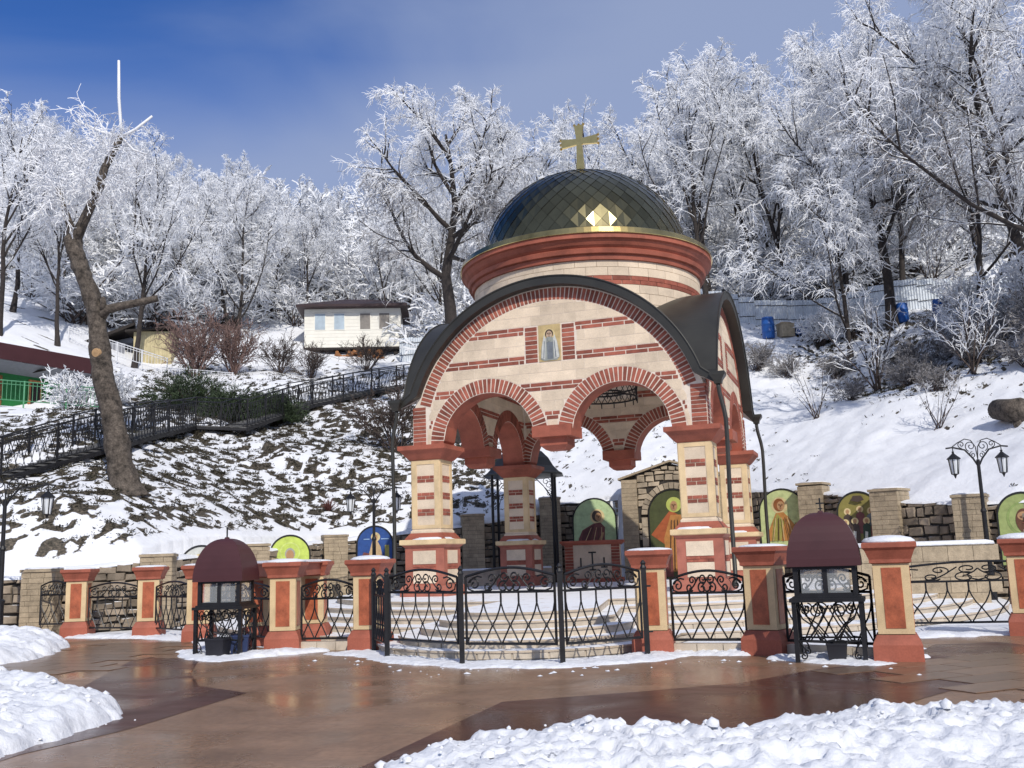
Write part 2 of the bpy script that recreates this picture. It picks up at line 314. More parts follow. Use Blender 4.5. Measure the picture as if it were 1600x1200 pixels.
# ------------------------------------------------------------------ ground and paving
def sheet(name, poly, z, m, kind='structure', parent=None):
    b = MB(); b.add([(x, y, z) for x, y in poly], [tuple(range(len(poly)))]); o = b.build(name, m, parent)
    if kind and parent is None: o['kind'] = kind
    return o
g = sheet('ground', [(-300, -120), (300, -120), (300, 300), (-300, 300)], -.02, M['snow'])
def paving_mat(name, col, joint, sx, sy, rot):
    m = bpy.data.materials.new(name); m.use_nodes = True; t = m.node_tree; b = t.nodes['Principled BSDF']
    g = N(t, 'ShaderNodeNewGeometry')
    n1 = N(t, 'ShaderNodeTexNoise'); n1.inputs['Scale'].default_value = .9; n1.inputs['Detail'].default_value = 7; n1.inputs['Roughness'].default_value = .62; t.links.new(g.outputs['Position'], n1.inputs['Vector'])
    n2 = N(t, 'ShaderNodeTexNoise'); n2.inputs['Scale'].default_value = 14; n2.inputs['Detail'].default_value = 5; t.links.new(g.outputs['Position'], n2.inputs['Vector'])
    r1 = ramp(t, [(.3, tuple(c*.72 for c in col)), (.52, col), (.72, tuple(c*1.3 for c in col))]); t.links.new(n1.outputs[0], r1.inputs[0])
    mm = N(t, 'ShaderNodeMapRange'); mm.inputs['From Min'].default_value = .3; mm.inputs['From Max'].default_value = .7; mm.inputs['To Min'].default_value = .82; mm.inputs['To Max'].default_value = 1.18; t.links.new(n2.outputs[0], mm.inputs[0])
    vm = N(t, 'ShaderNodeVectorMath', operation='SCALE'); t.links.new(r1.outputs[0], vm.inputs[0]); t.links.new(mm.outputs[0], vm.inputs['Scale'])
    mp = N(t, 'ShaderNodeMapping'); mp.inputs['Rotation'].default_value = (0, 0, rot); t.links.new(g.outputs['Position'], mp.inputs[0])
    br = N(t, 'ShaderNodeTexBrick'); br.inputs['Scale'].default_value = 1.0; br.inputs['Brick Width'].default_value = sx; br.inputs['Row Height'].default_value = sy; br.inputs['Mortar Size'].default_value = .006; br.inputs['Mortar Smooth'].default_value = .3
    br.inputs['Color1'].default_value = (1, 1, 1, 1); br.inputs['Color2'].default_value = (.86, .86, .86, 1); br.inputs['Mortar'].default_value = (joint, joint, joint, 1)
    t.links.new(mp.outputs[0], br.inputs['Vector'])
    mu = N(t, 'ShaderNodeMix', data_type='RGBA', blend_type='MULTIPLY'); mu.inputs['Factor'].default_value = .8; t.links.new(vm.outputs[0], mu.inputs['A']); t.links.new(br.outputs['Color'], mu.inputs['B']); t.links.new(mu.outputs['Result'], b.inputs['Base Color'])
    # meltwater film: wet nearly everywhere, gloss broken up by drier scuffs
    n3 = N(t, 'ShaderNodeTexNoise'); n3.inputs['Scale'].default_value = .55; n3.inputs['Detail'].default_value = 6; n3.inputs['Distortion'].default_value = .8; t.links.new(g.outputs['Position'], n3.inputs['Vector'])
    r3 = ramp(t, [(.34, .16), (.52, .31), (.68, .5)]); t.links.new(n3.outputs[0], r3.inputs[0]); t.links.new(r3.outputs[0], b.inputs['Roughness'])
    b.inputs['Specular IOR Level'].default_value = .4
    bp = N(t, 'ShaderNodeBump'); bp.inputs['Strength'].default_value = .28; bp.inputs['Distance'].default_value = .01; t.links.new(n2.outputs[0], bp.inputs['Height']); t.links.new(bp.outputs[0], b.inputs['Normal'])
    return m
M['pave'] = paving_mat('wet_tan_paving', (.26, .158, .098), .6, .9, .45, .25)
M['pave_d'] = paving_mat('wet_dark_red_paving', (.085, .034, .023), .6, .9, .45, .7)
FENCE = [(-40, 26.0), (-14.5, 26.2), (-12.9, 26.5), (-11.3, 26.0), (-9.14, 25.1), (-7.3, 23.2), (-4.58, 19.9), (-2.85, 19.4), (-2.31, 17.7), (-.93, 16.28), (.64, 15.62), (2.04, 16.45), (2.23, 17.06), (3.99, 16.4), (5.49, 14.9), (5.95, 15.1), (6.9, 18.3), (9.11, 18.3), (13, 18.9), (40, 17.0)]
pv = sheet('pavement', [(-40, -30), (40, -30)] + FENCE[::-1], 0.0, M['pave'])
DARK_R = [(-1.41, 8.25), (-.23, 11.96), (1.43, 12.45), (2.78, 12.97), (4.05, 14.12), (5.41, 14.81), (6.87, 17.0), (7.96, 17.1), (8.2, 16.2), (6.93, 14.61), (5.71, 12.54), (4.09, 10.95), (2.94, 9.86), (.42, 8.46), (-.5, 6.78)]
DARK_L = [(-3.62, 13.53), (-4.55, 14.48), (-5.23, 16.23), (-5.84, 18.62), (-7.28, 19.43), (-6.03, 13.36), (-5.38, 11.47), (-5.83, 10.75), (-4.72, 8.74), (-4.64, 9.54), (-4.13, 10.82)]
sheet('pavement_band', DARK_R[::-1], .004, M['pave_d']); sheet('pavement_band', DARK_L[::-1], .004, M['pave_d'])
# separate slabs where the joints can be told apart (left of the left cabinet, lower right corner)
M['slab'] = mat('wet_sandstone_slab', (.17, .105, .065), .28, var=.2, nscale=3, bump=.1, rand=.16)
sm_ = MB(); sm_.frust(0, 0, [(.5, .004), (.5, .010), (.492, .013)]); slab_me = sm_.mesh('slab', M['slab'])
random.seed(3)
for (cx, cy, rz, nxx, nyy) in ((-10.4, 17.6, rad(-14), 4, 11), (5.9, 10.9, rad(24), 3, 7)):
    for i in range(nxx):
        for j in range(nyy):
            a, c = (i+.5*(j % 2))*1.2, j*.55; x = cx+a*math.cos(rz)-c*math.sin(rz); y = cy+a*math.sin(rz)+c*math.cos(rz)
            if cx < 0 and (x > -7.2+(y-18)*.05 or x < -11.6): continue
            obj('paving_slab', slab_me, pv, (x, y, 0), (0, 0, rz), (1.18, .53, 1))
# ------------------------------------------------------------------ snow banks and drifts
def poly_sdf(px, py, poly):
    d = np.full(px.shape, 1e9); ins = np.zeros(px.shape, bool); n = len(poly)
    for i in range(n):
        ax, ay = poly[i]; bx, by = poly[(i+1) % n]; ex, ey = bx-ax, by-ay; wx, wy = px-ax, py-ay
        t = np.clip((wx*ex+wy*ey)/(ex*ex+ey*ey+1e-12), 0, 1); d = np.minimum(d, np.hypot(wx-ex*t, wy-ey*t))
        c = ((ay > py) != (by > py)) & (px < (bx-ax)*(py-ay)/(by-ay+1e-12)+ax); ins ^= c
    return np.where(ins, d, -d)
def snowbank(name, poly, cell, H, edge, label, lump=.14, seed=0, fr=1.0, jag=.18, clods=0):
    P = np.array(poly); x = np.arange(P[:, 0].min()-.4, P[:, 0].max()+.4, cell); y = np.arange(P[:, 1].min()-.4, P[:, 1].max()+.4, cell); X, Y = np.meshgrid(x, y)
    s = poly_sdf(X, Y, poly)+(fbm(X*2.2*fr+seed, Y*2.2*fr, 4, .6)-.5)*jag*3
    t = np.clip(s/edge, 0, 1); prof = np.sqrt(np.clip(1-(1-t)**2, 0, 1))
    n0 = fbm(X*.9+seed*3, Y*.9, 2); n1 = fbm(X*3.1*fr+seed, Y*3.1*fr+seed, 3); n2 = 1-np.abs(2*fbm(X*6.5*fr+4, Y*6.5*fr+seed, 3)-1)*1.0; n3 = fbm(X*17*fr, Y*17*fr+seed, 2)
    Z = prof*(H*(.25+.9*n0+.7*(n1-.1))+lump*(n2-.6)*np.clip(2.2*n0-.3, .3, 1.3)+.10*lump*(n3-.5)*3)-.02; Z = np.where(s > 0, np.maximum(Z, .006), -.03)
    k = X.shape; idx = np.arange(X.size).reshape(k); Q = np.stack([idx[:-1, :-1], idx[:-1, 1:], idx[1:, 1:], idx[1:, :-1]], -1).reshape(-1, 4)
    Q = Q[(s.ravel()[Q].max(1) > -.02)]; u = np.unique(Q); rm = np.full(X.size, -1); rm[u] = np.arange(len(u))
    V = np.stack([X.ravel(), Y.ravel(), Z.ravel()], 1)[u]
    o = obj(name, np_mesh(name, V, rm[Q], M['snow'])); o['kind'] = 'stuff'; tag(o, label, 'snow')
    if clods:      # broken lumps of crusted snow lying on and round the bank
        rc = np.random.RandomState(int(seed*10)+1); ok = np.argwhere((s > -.16) & (s < edge*1.8)); pick = ok[rc.randint(0, len(ok), clods)]; B_ = MB()
        for i, j in pick:
            r = .014+.05*rc.rand()**3; cx, cy, cz = X[i, j]+rc.normal(0, .02), Y[i, j]+rc.normal(0, .02), max(Z[i, j], 0)+r*.35
            vv = [(cx+r*math.cos(a)*math.cos(e)*rc.uniform(.7, 1.25), cy+r*math.sin(a)*math.cos(e)*rc.uniform(.7, 1.25), cz+r*math.sin(e)*rc.uniform(.4, .9)) for e in (-.6, .35) for a in [k*2*PI/6+e for k in range(6)]]+[(cx, cy, cz+r*rc.uniform(.6, .95))]
            B_.add(vv, [(k, (k+1) % 6, 6+(k+1) % 6, 6+k) for k in range(6)]+[(6+k, 6+(k+1) % 6, 12) for k in range(6)])
        B_.build('snow_clods', M['snow'], o, kind='stuff', smooth=True)
    return o
BANK_R = [(-1.38, 7.4), (-1.2, 7.95), (-.80, 8.75), (-.40, 9.05), (.32, 9.4), (.73, 9.51), (1.03, 9.12), (1.65, 9.4), (2.46, 9.61), (3.11, 9.79), (3.57, 9.57), (4.17, 9.85), (4.7, 9.5), (5.6, 9.3), (7.2, 8.6), (7.2, 3.2), (1.0, 3.2), (-1.2, 6.0)]
snowbank('snow_bank', BANK_R, .036, .20, .60, 'long lumpy bank of cleared snow along the front right', .13, 2.0, clods=420)
snowbank('snow_bank', [(-9.6, 17.4), (-7.76, 16.03), (-6.33, 14.39), (-4.69, 12.07), (-4.44, 11.52), (-4.56, 10.88), (-4.62, 10.12), (-4.79, 9.48), (-4.9, 8.6), (-8.5, 8.6), (-12, 14)], .045, .24, .7, 'pile of cleared snow at the left edge of the front paving', .10, 7.0, clods=160)
snowbank('snow_bank', [(-14.5, 25.6), (-11.7, 24.7), (-10.3, 23.2), (-9.9, 22.0), (-9.3, 19.8), (-9.6, 18.2), (-11, 18.4), (-15.5, 22)], .06, .3, .9, 'small heap of snow beside the left lamp post', .1, 11.0)
def strip_poly(pts, w0, w1):
    L = []; R = []
    for i, p in enumerate(pts):
        a = Vector(pts[max(i-1, 0)]); b = Vector(pts[min(i+1, len(pts)-1)]); t = (b-a).normalized(); n = Vector((-t.y, t.x)); L.append(tuple(Vector(p)+n*w1)); R.append(tuple(Vector(p)-n*w0))
    return R+L[::-1]
snowbank('snow_drift', strip_poly([(-3.6, 19.0), (-2.9, 18.2), (-2.2, 17.0), (-.95, 15.85), (.62, 15.35), (2.0, 15.9), (2.7, 16.6), (3.7, 16.2)], .12, .8), .04, .06, .25, 'thin snow left along the foot of the curved gates', .05, 3.0, 1.3, .12)
snowbank('snow_drift', strip_poly([(3.75, 15.7), (4.3, 14.75), (4.95, 14.3), (5.4, 14.35)], .05, 1.0), .04, .07, .25, 'snow under the right cabinet with the maroon hood', .05, 4.0, 1.3, .1)
snowbank('snow_drift', strip_poly([(-6.8, 20.4), (-6.0, 18.5), (-5.3, 18.05), (-4.7, 18.7), (-3.6, 19.5)], .1, .8), .045, .08, .25, 'snow under the left cabinet with the maroon hood', .05, 5.0, 1.3, .1)
snowbank('snow_drift', strip_poly([(-12, 26.0), (-11, 25.4), (-9.1, 24.6), (-7.4, 23.0), (-6.6, 21.3)], .1, .7), .06, .08, .3, 'thin snow along the foot of the left fence posts', .05, 6.0, 1.2, .12)
snowbank('snow_drift', strip_poly([(5.95, 15.0), (6.5, 17.0), (7.0, 18.3), (9.1, 18.3), (11, 18.5)], .05, .7), .06, .07, .3, 'thin snow along the foot of the right fence', .05, 8.0, 1.2, .15)

# crumbs of snow and slush scattered over the wet paving in front of the fence
rc = np.random.RandomState(44); B_ = MB()
for i in range(60):
    k_ = rc.randint(0, 7); a_, b2_ = [(-3.6, 18.4), (-2.2, 16.6), (-.95, 15.5), (.62, 15.0), (2.0, 15.6), (3.7, 15.6), (4.9, 13.9), (6.2, 14.6)][k_:k_+2]; t_ = rc.rand(); off_ = -abs(rc.normal(0, .5)); cx, cy = a_[0]+(b2_[0]-a_[0])*t_+rc.normal(0, .1), a_[1]+(b2_[1]-a_[1])*t_+off_; r = .012+.04*rc.rand()**3
    B_.add([(cx+r*rc.uniform(.6, 1.5)*math.cos(a), cy+r*rc.uniform(.6, 1.5)*math.sin(a), .005) for a in [q*PI/3 for q in range(6)]]+[(cx, cy, .006+r*.5)], [(q, (q+1) % 6, 6) for q in range(6)])
o = B_.build('snow_crumbs', M['snow'], None, kind='stuff'); tag(o, 'crumbs of snow scattered on the wet paving before the gates', 'snow')
# ------------------------------------------------------------------ stepped podium
TH = 0.3390; CX, CY = 2.44, 30.39
M['step'] = mat('worn_step_stone', (.46, .38, .29), .7, var=.2, nscale=2.2, bump=.25, bscale=22, rand=.1, snowtop=.30)
M['riser'] = mat('pale_riser_stone', (.52, .45, .36), .75, var=.16, nscale=3, bump=.2, rand=.12)
pod = thing('podium', 'round stone podium with snow-covered steps under the domed pavilion', 'podium', (CX, CY, 0))
Bx, By = 0.15-CX, 19.7-CY
def step_outline(R, rb, n=220):
    P = []
    for i in range(n):
        a = 2*PI*i/n; ex, ey = math.cos(a), math.sin(a); e = ex*Bx+ey*By; q = rb*rb-(Bx*Bx+By*By-e*e); r = R
        if q > 0 and e > 0: r = max(R, e+math.sqrt(q))
        P.append((r*ex, r*ey))
    return P
for k, (R, rb) in enumerate([(11.0, 2.9), (10.2, 2.5), (9.4, 2.1), (8.6, 1.75), (7.8, 1.45)]):
    b = MB(); o_ = step_outline(R, rb); i_ = step_outline(R-.03, rb-.03); z0 = .134*k-.01; z1 = .134*(k+1)
    b.prism(i_, z0, z1-.035, 0); b.prism(o_, z1-.035, z1, 1); st = b.build('step', [M['riser'], M['step']], pod)
    # riser blocks on the part of the riser that faces the gates
    L = 0; a = rad(215)
    while a < rad(305):
        da = .52/ (12.0 if 238 < math.degrees(a) < 275 else R); m_ = a+da/2
        def rr(q, off):
            ex, ey = math.cos(q), math.sin(q); e = ex*Bx+ey*By; s_ = rb*rb-(Bx*Bx+By*By-e*e); r = max(R, e+math.sqrt(s_)) if s_ > 0 else R
            return ((r+off)*ex, (r+off)*ey)
        if k < 2:
            p0, p1 = rr(a+da*.03, -.05), rr(a+da*.97, -.05); p2, p3 = rr(a+da*.97, -.012), rr(a+da*.03, -.012)
            bb = MB(); bb.prism([p0, p3, p2, p1], z0+.012, z1-.042); bb.build('riser_block', M['riser'], st, recalc=True)
        a += da
snow_b = MB()
# ------------------------------------------------------------------ domed pavilion
pav = thing('domed_pavilion', 'open brick and cream stone pavilion with golden dome and cross on arches', 'pavilion', (CX, CY, 0), -TH)
HC, WO, WI, ZS, ZC = 3.757, 4.14, 3.38, 4.82, 4.85
def FT(k):
    return [lambda a, z, o: (a, -o, z), lambda a, z, o: (o, a, z), lambda a, z, o: (-a, o, z), lambda a, z, o: (-o, -a, z)][k]
def ext(b, k, smp, o0, o1, m=None):
    """x-monotone slab between samples (a, zbottom, ztop), extruded from o0 to o1"""
    T = FT(k); n = len(smp); vs_ = []
    for a, zb, zt in smp: vs_ += [T(a, zb, o0), T(a, zt, o0), T(a, zb, o1), T(a, zt, o1)]
    fs_ = []
    for i in range(n-1):
        p, q = 4*i, 4*(i+1); fs_ += [(p+2, q+2, q+3, p+3), (p+1, p+3, q+3, q+1), (p, q, q+2, p+2), (p, p+1, q+1, q)]
    fs_ += [(0, 2, 3, 1), (4*n-4, 4*n-3, 4*n-1, 4*n-2)]
    b.add(vs_, fs_, m)
def arch_z(a, R, base=ZS):
    d = abs(abs(a)-1.865); return ZS+math.sqrt(R*R-d*d) if d < R else base
def circ_z(a, R): return ZC+math.sqrt(max(R*R-a*a, 0)) if abs(a) < R else -1
def pieces(a0, a1, z0, z1, amax, n=9, hole=None):
    """clip a rectangle to the wall field: inside the big arch, outside the small arches, beside the icon"""
    runs = []; cur = []; N_ = n
    for i in range(N_+1):
        a = a0+(a1-a0)*i/N_; zb = max(z0, arch_z(a, 1.735, z0)); zt = min(z1, circ_z(a, 3.715))
        if abs(a) > amax: zt = -1
        if hole and hole[0] < a < hole[1] and z1 > hole[2] and z0 < hole[3]: zt = -1
        if zt-zb > .015: cur.append((a, zb, zt))
        else:
            if len(cur) > 1: runs.append(cur)
            cur = []
    if len(cur) > 1: runs.append(cur)
    res = []
    for r in runs:   # straight ones need only two samples
        if all(abs(s[1]-z0) < 1e-4 and abs(s[2]-z1) < 1e-4 for s in r): r = [r[0], r[-1]]
        res.append(r)
    return res
BANDS = [(5.27, 5.51), (6.07, 6.31), (6.85, 7.09), (7.66, 7.90)]
def field(k, amax, o0, o1, emit_block, emit_brick, rows=True):
    rnd = random.Random(40+k); HOLE = (-.715, .715, 6.86, 7.895)
    z = ZS; courses = []
    for zb0, zb1 in BANDS:
        n = 2 if zb0-z > .5 else 1; h = (zb0-z)/n
        for i in range(n): courses.append((z+i*h, z+(i+1)*h, 0))
        courses.append((zb0, (zb0+zb1)/2, 1)); courses.append(((zb0+zb1)/2, zb1, 1)); z = zb1
    for i in range(3): courses.append((z+i*.27, z+(i+1)*.27, 0))
    for ci, (z0, z1, t) in enumerate(courses):
        L = .60 if t else .66; a = -4.2-(L/2 if ci % 2 else 0)
        g = .014 if t else .006
        while a < 4.2:
            w = L*(1+rnd.uniform(-.08, .08)) if not t else L
            for r in pieces(a+g, a+w-g, z0+g, z1-g, amax, 9, HOLE): (emit_brick if t else emit_block)(r)
            a += w
def quad_prism(b, k, pts, o0, o1, m=None):
    T = FT(k); n = len(pts); vs_ = [T(a, z, o0) for a, z in pts]+[T(a, z, o1) for a, z in pts]
    b.add(vs_, [tuple(range(n-1, -1, -1)), tuple(range(n, 2*n))]+[(i, (i+1) % n, n+(i+1) % n, n+i) for i in range(n)], m)
def ring(k, ac, zc, R0, R1, t0, t1, n, o0, o1, emit):
    for i in range(n):
        s0 = t0+(t1-t0)*(i+.13)/n; s1 = t0+(t1-t0)*(i+.87)/n
        emit([(ac+R*math.cos(s), zc+R*math.sin(s)) for R, s in ((R0, s0), (R0, s1), (R1, s1), (R1, s0))])
def all_rings(k, o0, o1, emit, inner=False):
    for sgn in (-1, 1): ring(k, sgn*1.865, ZS, 1.345, 1.72, 0, PI, 40, o0, o1, emit)
    if not inner:
        ring(k, 0, ZC, 3.735, 4.065, rad(16), rad(164), 84, o0, o1, emit)
        for sgn in (-1, 1):
            for i in range(10):
                z0 = ZS+.02+i*.108; a0, a1 = (3.74, 4.125) if sgn > 0 else (-4.125, -3.74)
                emit([(a0, z0), (a1, z0), (a1, z0+.088), (a0, z0+.088)])
            for i in range(8):
                z0 = 6.875+i*.1265; a0, a1 = (.36, .70) if sgn > 0 else (-.70, -.36); emit([(a0, z0), (a1, z0), (a1, z0+.102), (a0, z0+.102)])
def rot_name(k): return ['front', 'right', 'back', 'left'][k]
for k in range(4):
    b = MB(); lim = WO if k in (0, 2) else WI; n = 96; smp = []
    for i in range(n+1):
        a = -lim+2*lim*i/n; smp.append((a, arch_z(a, 1.33), circ_z(a, 4.2)))
    ext(b, k, smp, WI, WO-.006)
    me_ = b.mesh('wall', [M['mortar'], M['redp']])
    bm = bmesh.new(); bm.from_mesh(me_); bmesh.ops.recalc_face_normals(bm, faces=bm.faces)
    for f in bm.faces:      # the soffits of the arches are painted red
        if f.normal.z < -.02 and abs(f.normal.dot(Vector(FT(k)(0, 0, 1)))) < .5: f.material_index = 1
    bm.to_mesh(me_); bm.free()
    wall = obj('wall', me_, pav)
    if k == 0:
        def eb(r, mt, nm):
            q = MB(); ext(q, 0, r, WO-.03, WO+(.003 if nm == 'brick' else 0)); q.build(nm, mt, wall, recalc=True)
        field(0, 3.72, 0, 0, lambda r: eb(r, M['cream'], 'stone_block'), lambda r: eb(r, M['brick'], 'brick'))
        def er(p):
            q = MB(); quad_prism(q, 0, p, WO-.03, WO+.004); q.build('brick', M['brick'], wall, recalc=True)
        all_rings(0, 0, 0, er)
    else:
        q1, q2 = MB(), MB()
        field(k, 3.72, 0, 0, lambda r: ext(q1, k, r, WO-.03, WO), lambda r: ext(q2, k, r, WO-.03, WO+.004))
        all_rings(k, 0, 0, lambda p: quad_prism(q2, k, p, WO-.03, WO+.004))
        q1.build('stone_facing', M['cream'], wall, kind='stuff', recalc=True); q2.build('brickwork', M['brick'], wall, kind='stuff', recalc=True)
    q1, q2 = MB(), MB()
    field(k, WI-.01, 0, 0, lambda r: ext(q1, k, r, WI+.03, WI-.012), lambda r: ext(q2, k, r, WI+.03, WI-.016))
    all_rings(k, 0, 0, lambda p: quad_prism(q2, k, p, WI+.03, WI-.018), True)
    q1.build('inner_facing', M['cream'], wall, kind='stuff', recalc=True); q2.build('inner_brickwork', M['brick'], wall, kind='stuff', recalc=True)
    b = MB(); T = FT(k)      # red corbel hanging between the twin arches
    def blk(b, a, o0, o1, z0, z1, a2=None):
        a2 = a if a2 is None else a2; d = a-a2
        b.add([T(-a2, z0, o0+d), T(a2, z0, o0+d), T(a2, z0, o1-d), T(-a2, z0, o1-d), T(-a, z1, o0), T(a, z1, o0), T(a, z1, o1), T(-a, z1, o1)],
              [(3, 2, 1, 0), (4, 5, 6, 7), (0, 1, 5, 4), (1, 2, 6, 5), (2, 3, 7, 6), (3, 0, 4, 7)])
    blk(b, .55, WI-.16, WO+.16, 4.80, 5.10); blk(b, .38, WI+.01, WO-.01, 4.58, 4.80); blk(b, .38, WI+.01, WO-.01, 4.47, 4.58, .26)
    b.build('corbel', M['redp'], pav, recalc=True)
    # icon or plain panel in the gable
    b = MB(); quad_prism(b, k, [(-.345, 6.87), (.345, 6.87), (.345, 7.885), (-.345, 7.885)], WO-.03, WO-.004); fp = b.build('gable_panel', M['cream'], pav, recalc=True)
# barrel roofs meeting on the diagonals
prof = []
for i in range(-40, 41):
    f = i/40*rad(71); prof.append((math.sin(f), math.cos(f)))
for k in range(4):
    b = MB(); T = FT(k); EO = 4.44
    def prow(R, flare):
        P = [(R*s, ZC+R*c) for s, c in prof]
        return [(-4.43, 6.0-flare)]+P+[(4.43, 6.0-flare)]
    A, B_ = prow(4.32, 0), prow(4.10, .16); n = len(A)
    def shell(P, m, flip):
        vs_ = []; fs_ = []; S = 5
        for a, z in P:
            lo = min(abs(a), EO); mid_ = max(lo, WO-.02)
            for j in range(S): vs_.append(T(a, z, EO if j == 0 else mid_+(lo-mid_)*(j-1)/(S-2)))
        for i in range(n-1):
            for j in range(S-1):
                q = (i*S+j, (i+1)*S+j, (i+1)*S+j+1, i*S+j+1); fs_.append(q[::-1] if flip else q)
        b.add(vs_, [f for i_, f in enumerate(fs_) if i_ % (S-1) == 0], 0); b0 = len(b.v)-len(vs_)
        b.f.extend(tuple(b0+q for q in f) for i_, f in enumerate(fs_) if i_ % (S-1)); b.m.extend([m]*((n-1)*(S-2)))
    shell(A, 0, False); shell(B_, 1, True)
    vs_ = [T(a, z, EO) for a, z in A]+[T(a, z, EO) for a, z in B_]; b.add(vs_, [(i, n+i, n+i+1, i+1) for i in range(n-1)], 0)
    rf = b.build('roof', [M['roofm'], M['plaster']], pav, smooth=False)
    b = MB(); b.tube([T(a, z+.012, EO+.012) for a, z in A], .022, 5); b.build('roof_edge', M['roofm'], rf)
# drum, cornice, dome
b = MB(); b.lathe(0, 0, [(3.50, 8.15), (3.50, 9.9)], 96); drum = b.build('drum', M['mortar'], pav, smooth=True)
def curved(b, a0, a1, z0, z1, r0, r1, n=3):
    vs_ = []
    for i in range(n+1):
        a = a0+(a1-a0)*i/n; c, s_ = math.cos(a), math.sin(a); vs_ += [(r0*c, r0*s_, z0), (r0*c, r0*s_, z1), (r1*c, r1*s_, z0), (r1*c, r1*s_, z1)]
    fs_ = []
    for i in range(n):
        p, q = 4*i, 4*i+4; fs_ += [(p+2, q+2, q+3, p+3), (p+1, p+3, q+3, q+1), (p, q, q+2, p+2)]
    fs_ += [(0, 2, 3, 1), (4*n, 4*n+1, 4*n+3, 4*n+2)]; b.add(vs_, fs_)
rows_ = [(8.2, 8.55, 0), (8.55, 8.85, 0), (8.85, 9.10, 0), (9.10, 9.225, 1), (9.225, 9.35, 1), (9.35, 9.60, 0), (9.60, 9.86, 0)]
backA, backB = MB(), MB()
for ri, (z0, z1, t) in enumerate(rows_):
    n = 40 if t else 36
    for i in range(n):
        a0 = 2*PI*(i+.5*(ri % 2))/n; da = 2*PI/n; g = .010/3.5; mid = (math.degrees(a0+da/2)+360) % 360
        show = 195 < mid < 345 if not t else 215 < mid < 350
        q = MB() if show else (backB if t else backA)
        curved(q, a0+g*(1 if t else .5), a0+da-g*(1 if t else .5), z0+.006, z1-.006, 3.47, 3.53 if not t else 3.533, 3)
        if show: q.build('brick' if t else 'stone_block', M['brick'] if t else M['cream'], drum, recalc=True)
backA.build('stone_facing', M['cream'], drum, kind='stuff', recalc=True); backB.build('brickwork', M['brick'], drum, kind='stuff', recalc=True)
b = MB(); b.lathe(0, 0, [(3.45, 9.78), (3.60, 9.80), (3.62, 9.93), (3.70, 9.96), (3.73, 10.08), (3.69, 10.11), (3.77, 10.18), (3.85, 10.31), (3.92, 10.34), (3.92, 10.47), (3.4, 10.49)], 120); b.build('cornice', M['redp'], pav)
b = MB(); b.lathe(0, 0, [(3.80, 10.47), (3.96, 10.47), (3.965, 10.49), (3.92, 10.65), (3.89, 10.67), (3.22, 10.90), (3.1, 10.92)], 120); b.build('gold_rim', M['goldrim'], pav)
DZ, DR, DH = 10.84, 3.19, 2.80
b = MB(); b.lathe(0, 0, [(DR*.985*math.cos(t), DZ+DH*.985*math.sin(t)) for t in [PI/2*i/24 for i in range(25)]], 64); dome = b.build('dome', M['goldtile'], pav, smooth=True)
def dp(th, ph, k=1.0): return (DR*k*math.cos(ph)*math.cos(th), DR*k*math.cos(ph)*math.sin(th), DZ+DH*k*math.sin(ph))
NT = 44; back_t = MB(); nrow = 17; rt = random.Random(9)
for r in range(nrow):
    p_mid = rad(1)+rad(83)*r/(nrow-1)*1.0; dph = rad(83)/(nrow-1)
    for i in range(NT):
        th = 2*PI*(i+.5*(r % 2))/NT; dth = PI/NT; e = .982; tl = rt.uniform(-.0015, .0015); tl2 = rt.uniform(-.0015, .0015)
        cc = dp(th, p_mid, 1.0)
        pts = [dp(th, p_mid-dph*e, 1.006+tl), dp(th+dth*e, p_mid, 1.003+tl2), dp(th, min(p_mid+dph*e, PI/2), .999), dp(th-dth*e, p_mid, 1.003-tl2)]
        inn = [dp(th, p_mid-dph*e, .99), dp(th+dth*e, p_mid, .988), dp(th, min(p_mid+dph*e, PI/2), .985), dp(th-dth*e, p_mid, .988)]
        mid = math.degrees(th) % 360; show = 200 < mid < 340 and r < 16
        q = MB() if show else back_t
        q.add(pts+inn, [(0, 1, 2, 3), (0, 4, 5, 1), (1, 5, 6, 2), (2, 6, 7, 3), (3, 7, 4, 0)])
        if show: q.build('dome_tile', M['goldtile'], dome)
back_t.build('dome_tiling', M['goldtile'], dome, kind='stuff')
b = MB(); b.lathe(0, 0, [(.5, 13.52), (.42, 13.60), (.16, 13.68), (.10, 13.76), (.16, 13.82), (.10, 13.88), (.05, 13.95)], 24); fin = b.build('finial', M['goldrim'], pav, smooth=True)
b = MB()
def arm(b, p0, p1, w0, w1, t=.05):
    dx, dz = p1[0]-p0[0], p1[1]-p0[1]; L = math.hypot(dx, dz); nx_, nz_ = -dz/L, dx/L
    q = [(p0[0]+nx_*w0, p0[1]+nz_*w0), (p0[0]-nx_*w0, p0[1]-nz_*w0), (p1[0]-nx_*w1, p1[1]-nz_*w1), (p1[0]+nx_*w1, p1[1]+nz_*w1)]
    b.add([(x, -t, z) for x, z in q]+[(x, t, z) for x, z in q], [(0, 1, 2, 3), (7, 6, 5, 4), (0, 4, 5, 1), (1, 5, 6, 2), (2, 6, 7, 3), (3, 7, 4, 0)])
ZX = 14.86
arm(b, (0, ZX), (0, 13.86), .085, .13, .055); arm(b, (0, ZX-.02), (0, 15.42), .085, .15, .054); arm(b, (.02, ZX), (-.60, ZX), .085, .15, .053); arm(b, (-.02, ZX), (.60, ZX), .085, .15, .052)
for ex, ez in ((-.60, ZX), (.60, ZX), (0, 15.42)):
    for dx_, dz_ in ((-.15, 0), (0, 0), (.15, 0)):
        q = (ex+(.03 if ex > 0 else -.03 if ex < 0 else 0)+(dx_ if ex == 0 else 0), ez+(0 if ex else .03)+(dx_ if ex else 0)); b.frust(q[0], 0, [(.02, q[1]-.045), (.045, q[1]), (.02, q[1]+.045)], n=8)
b.build('cross', M['gold'], pav, recalc=True)
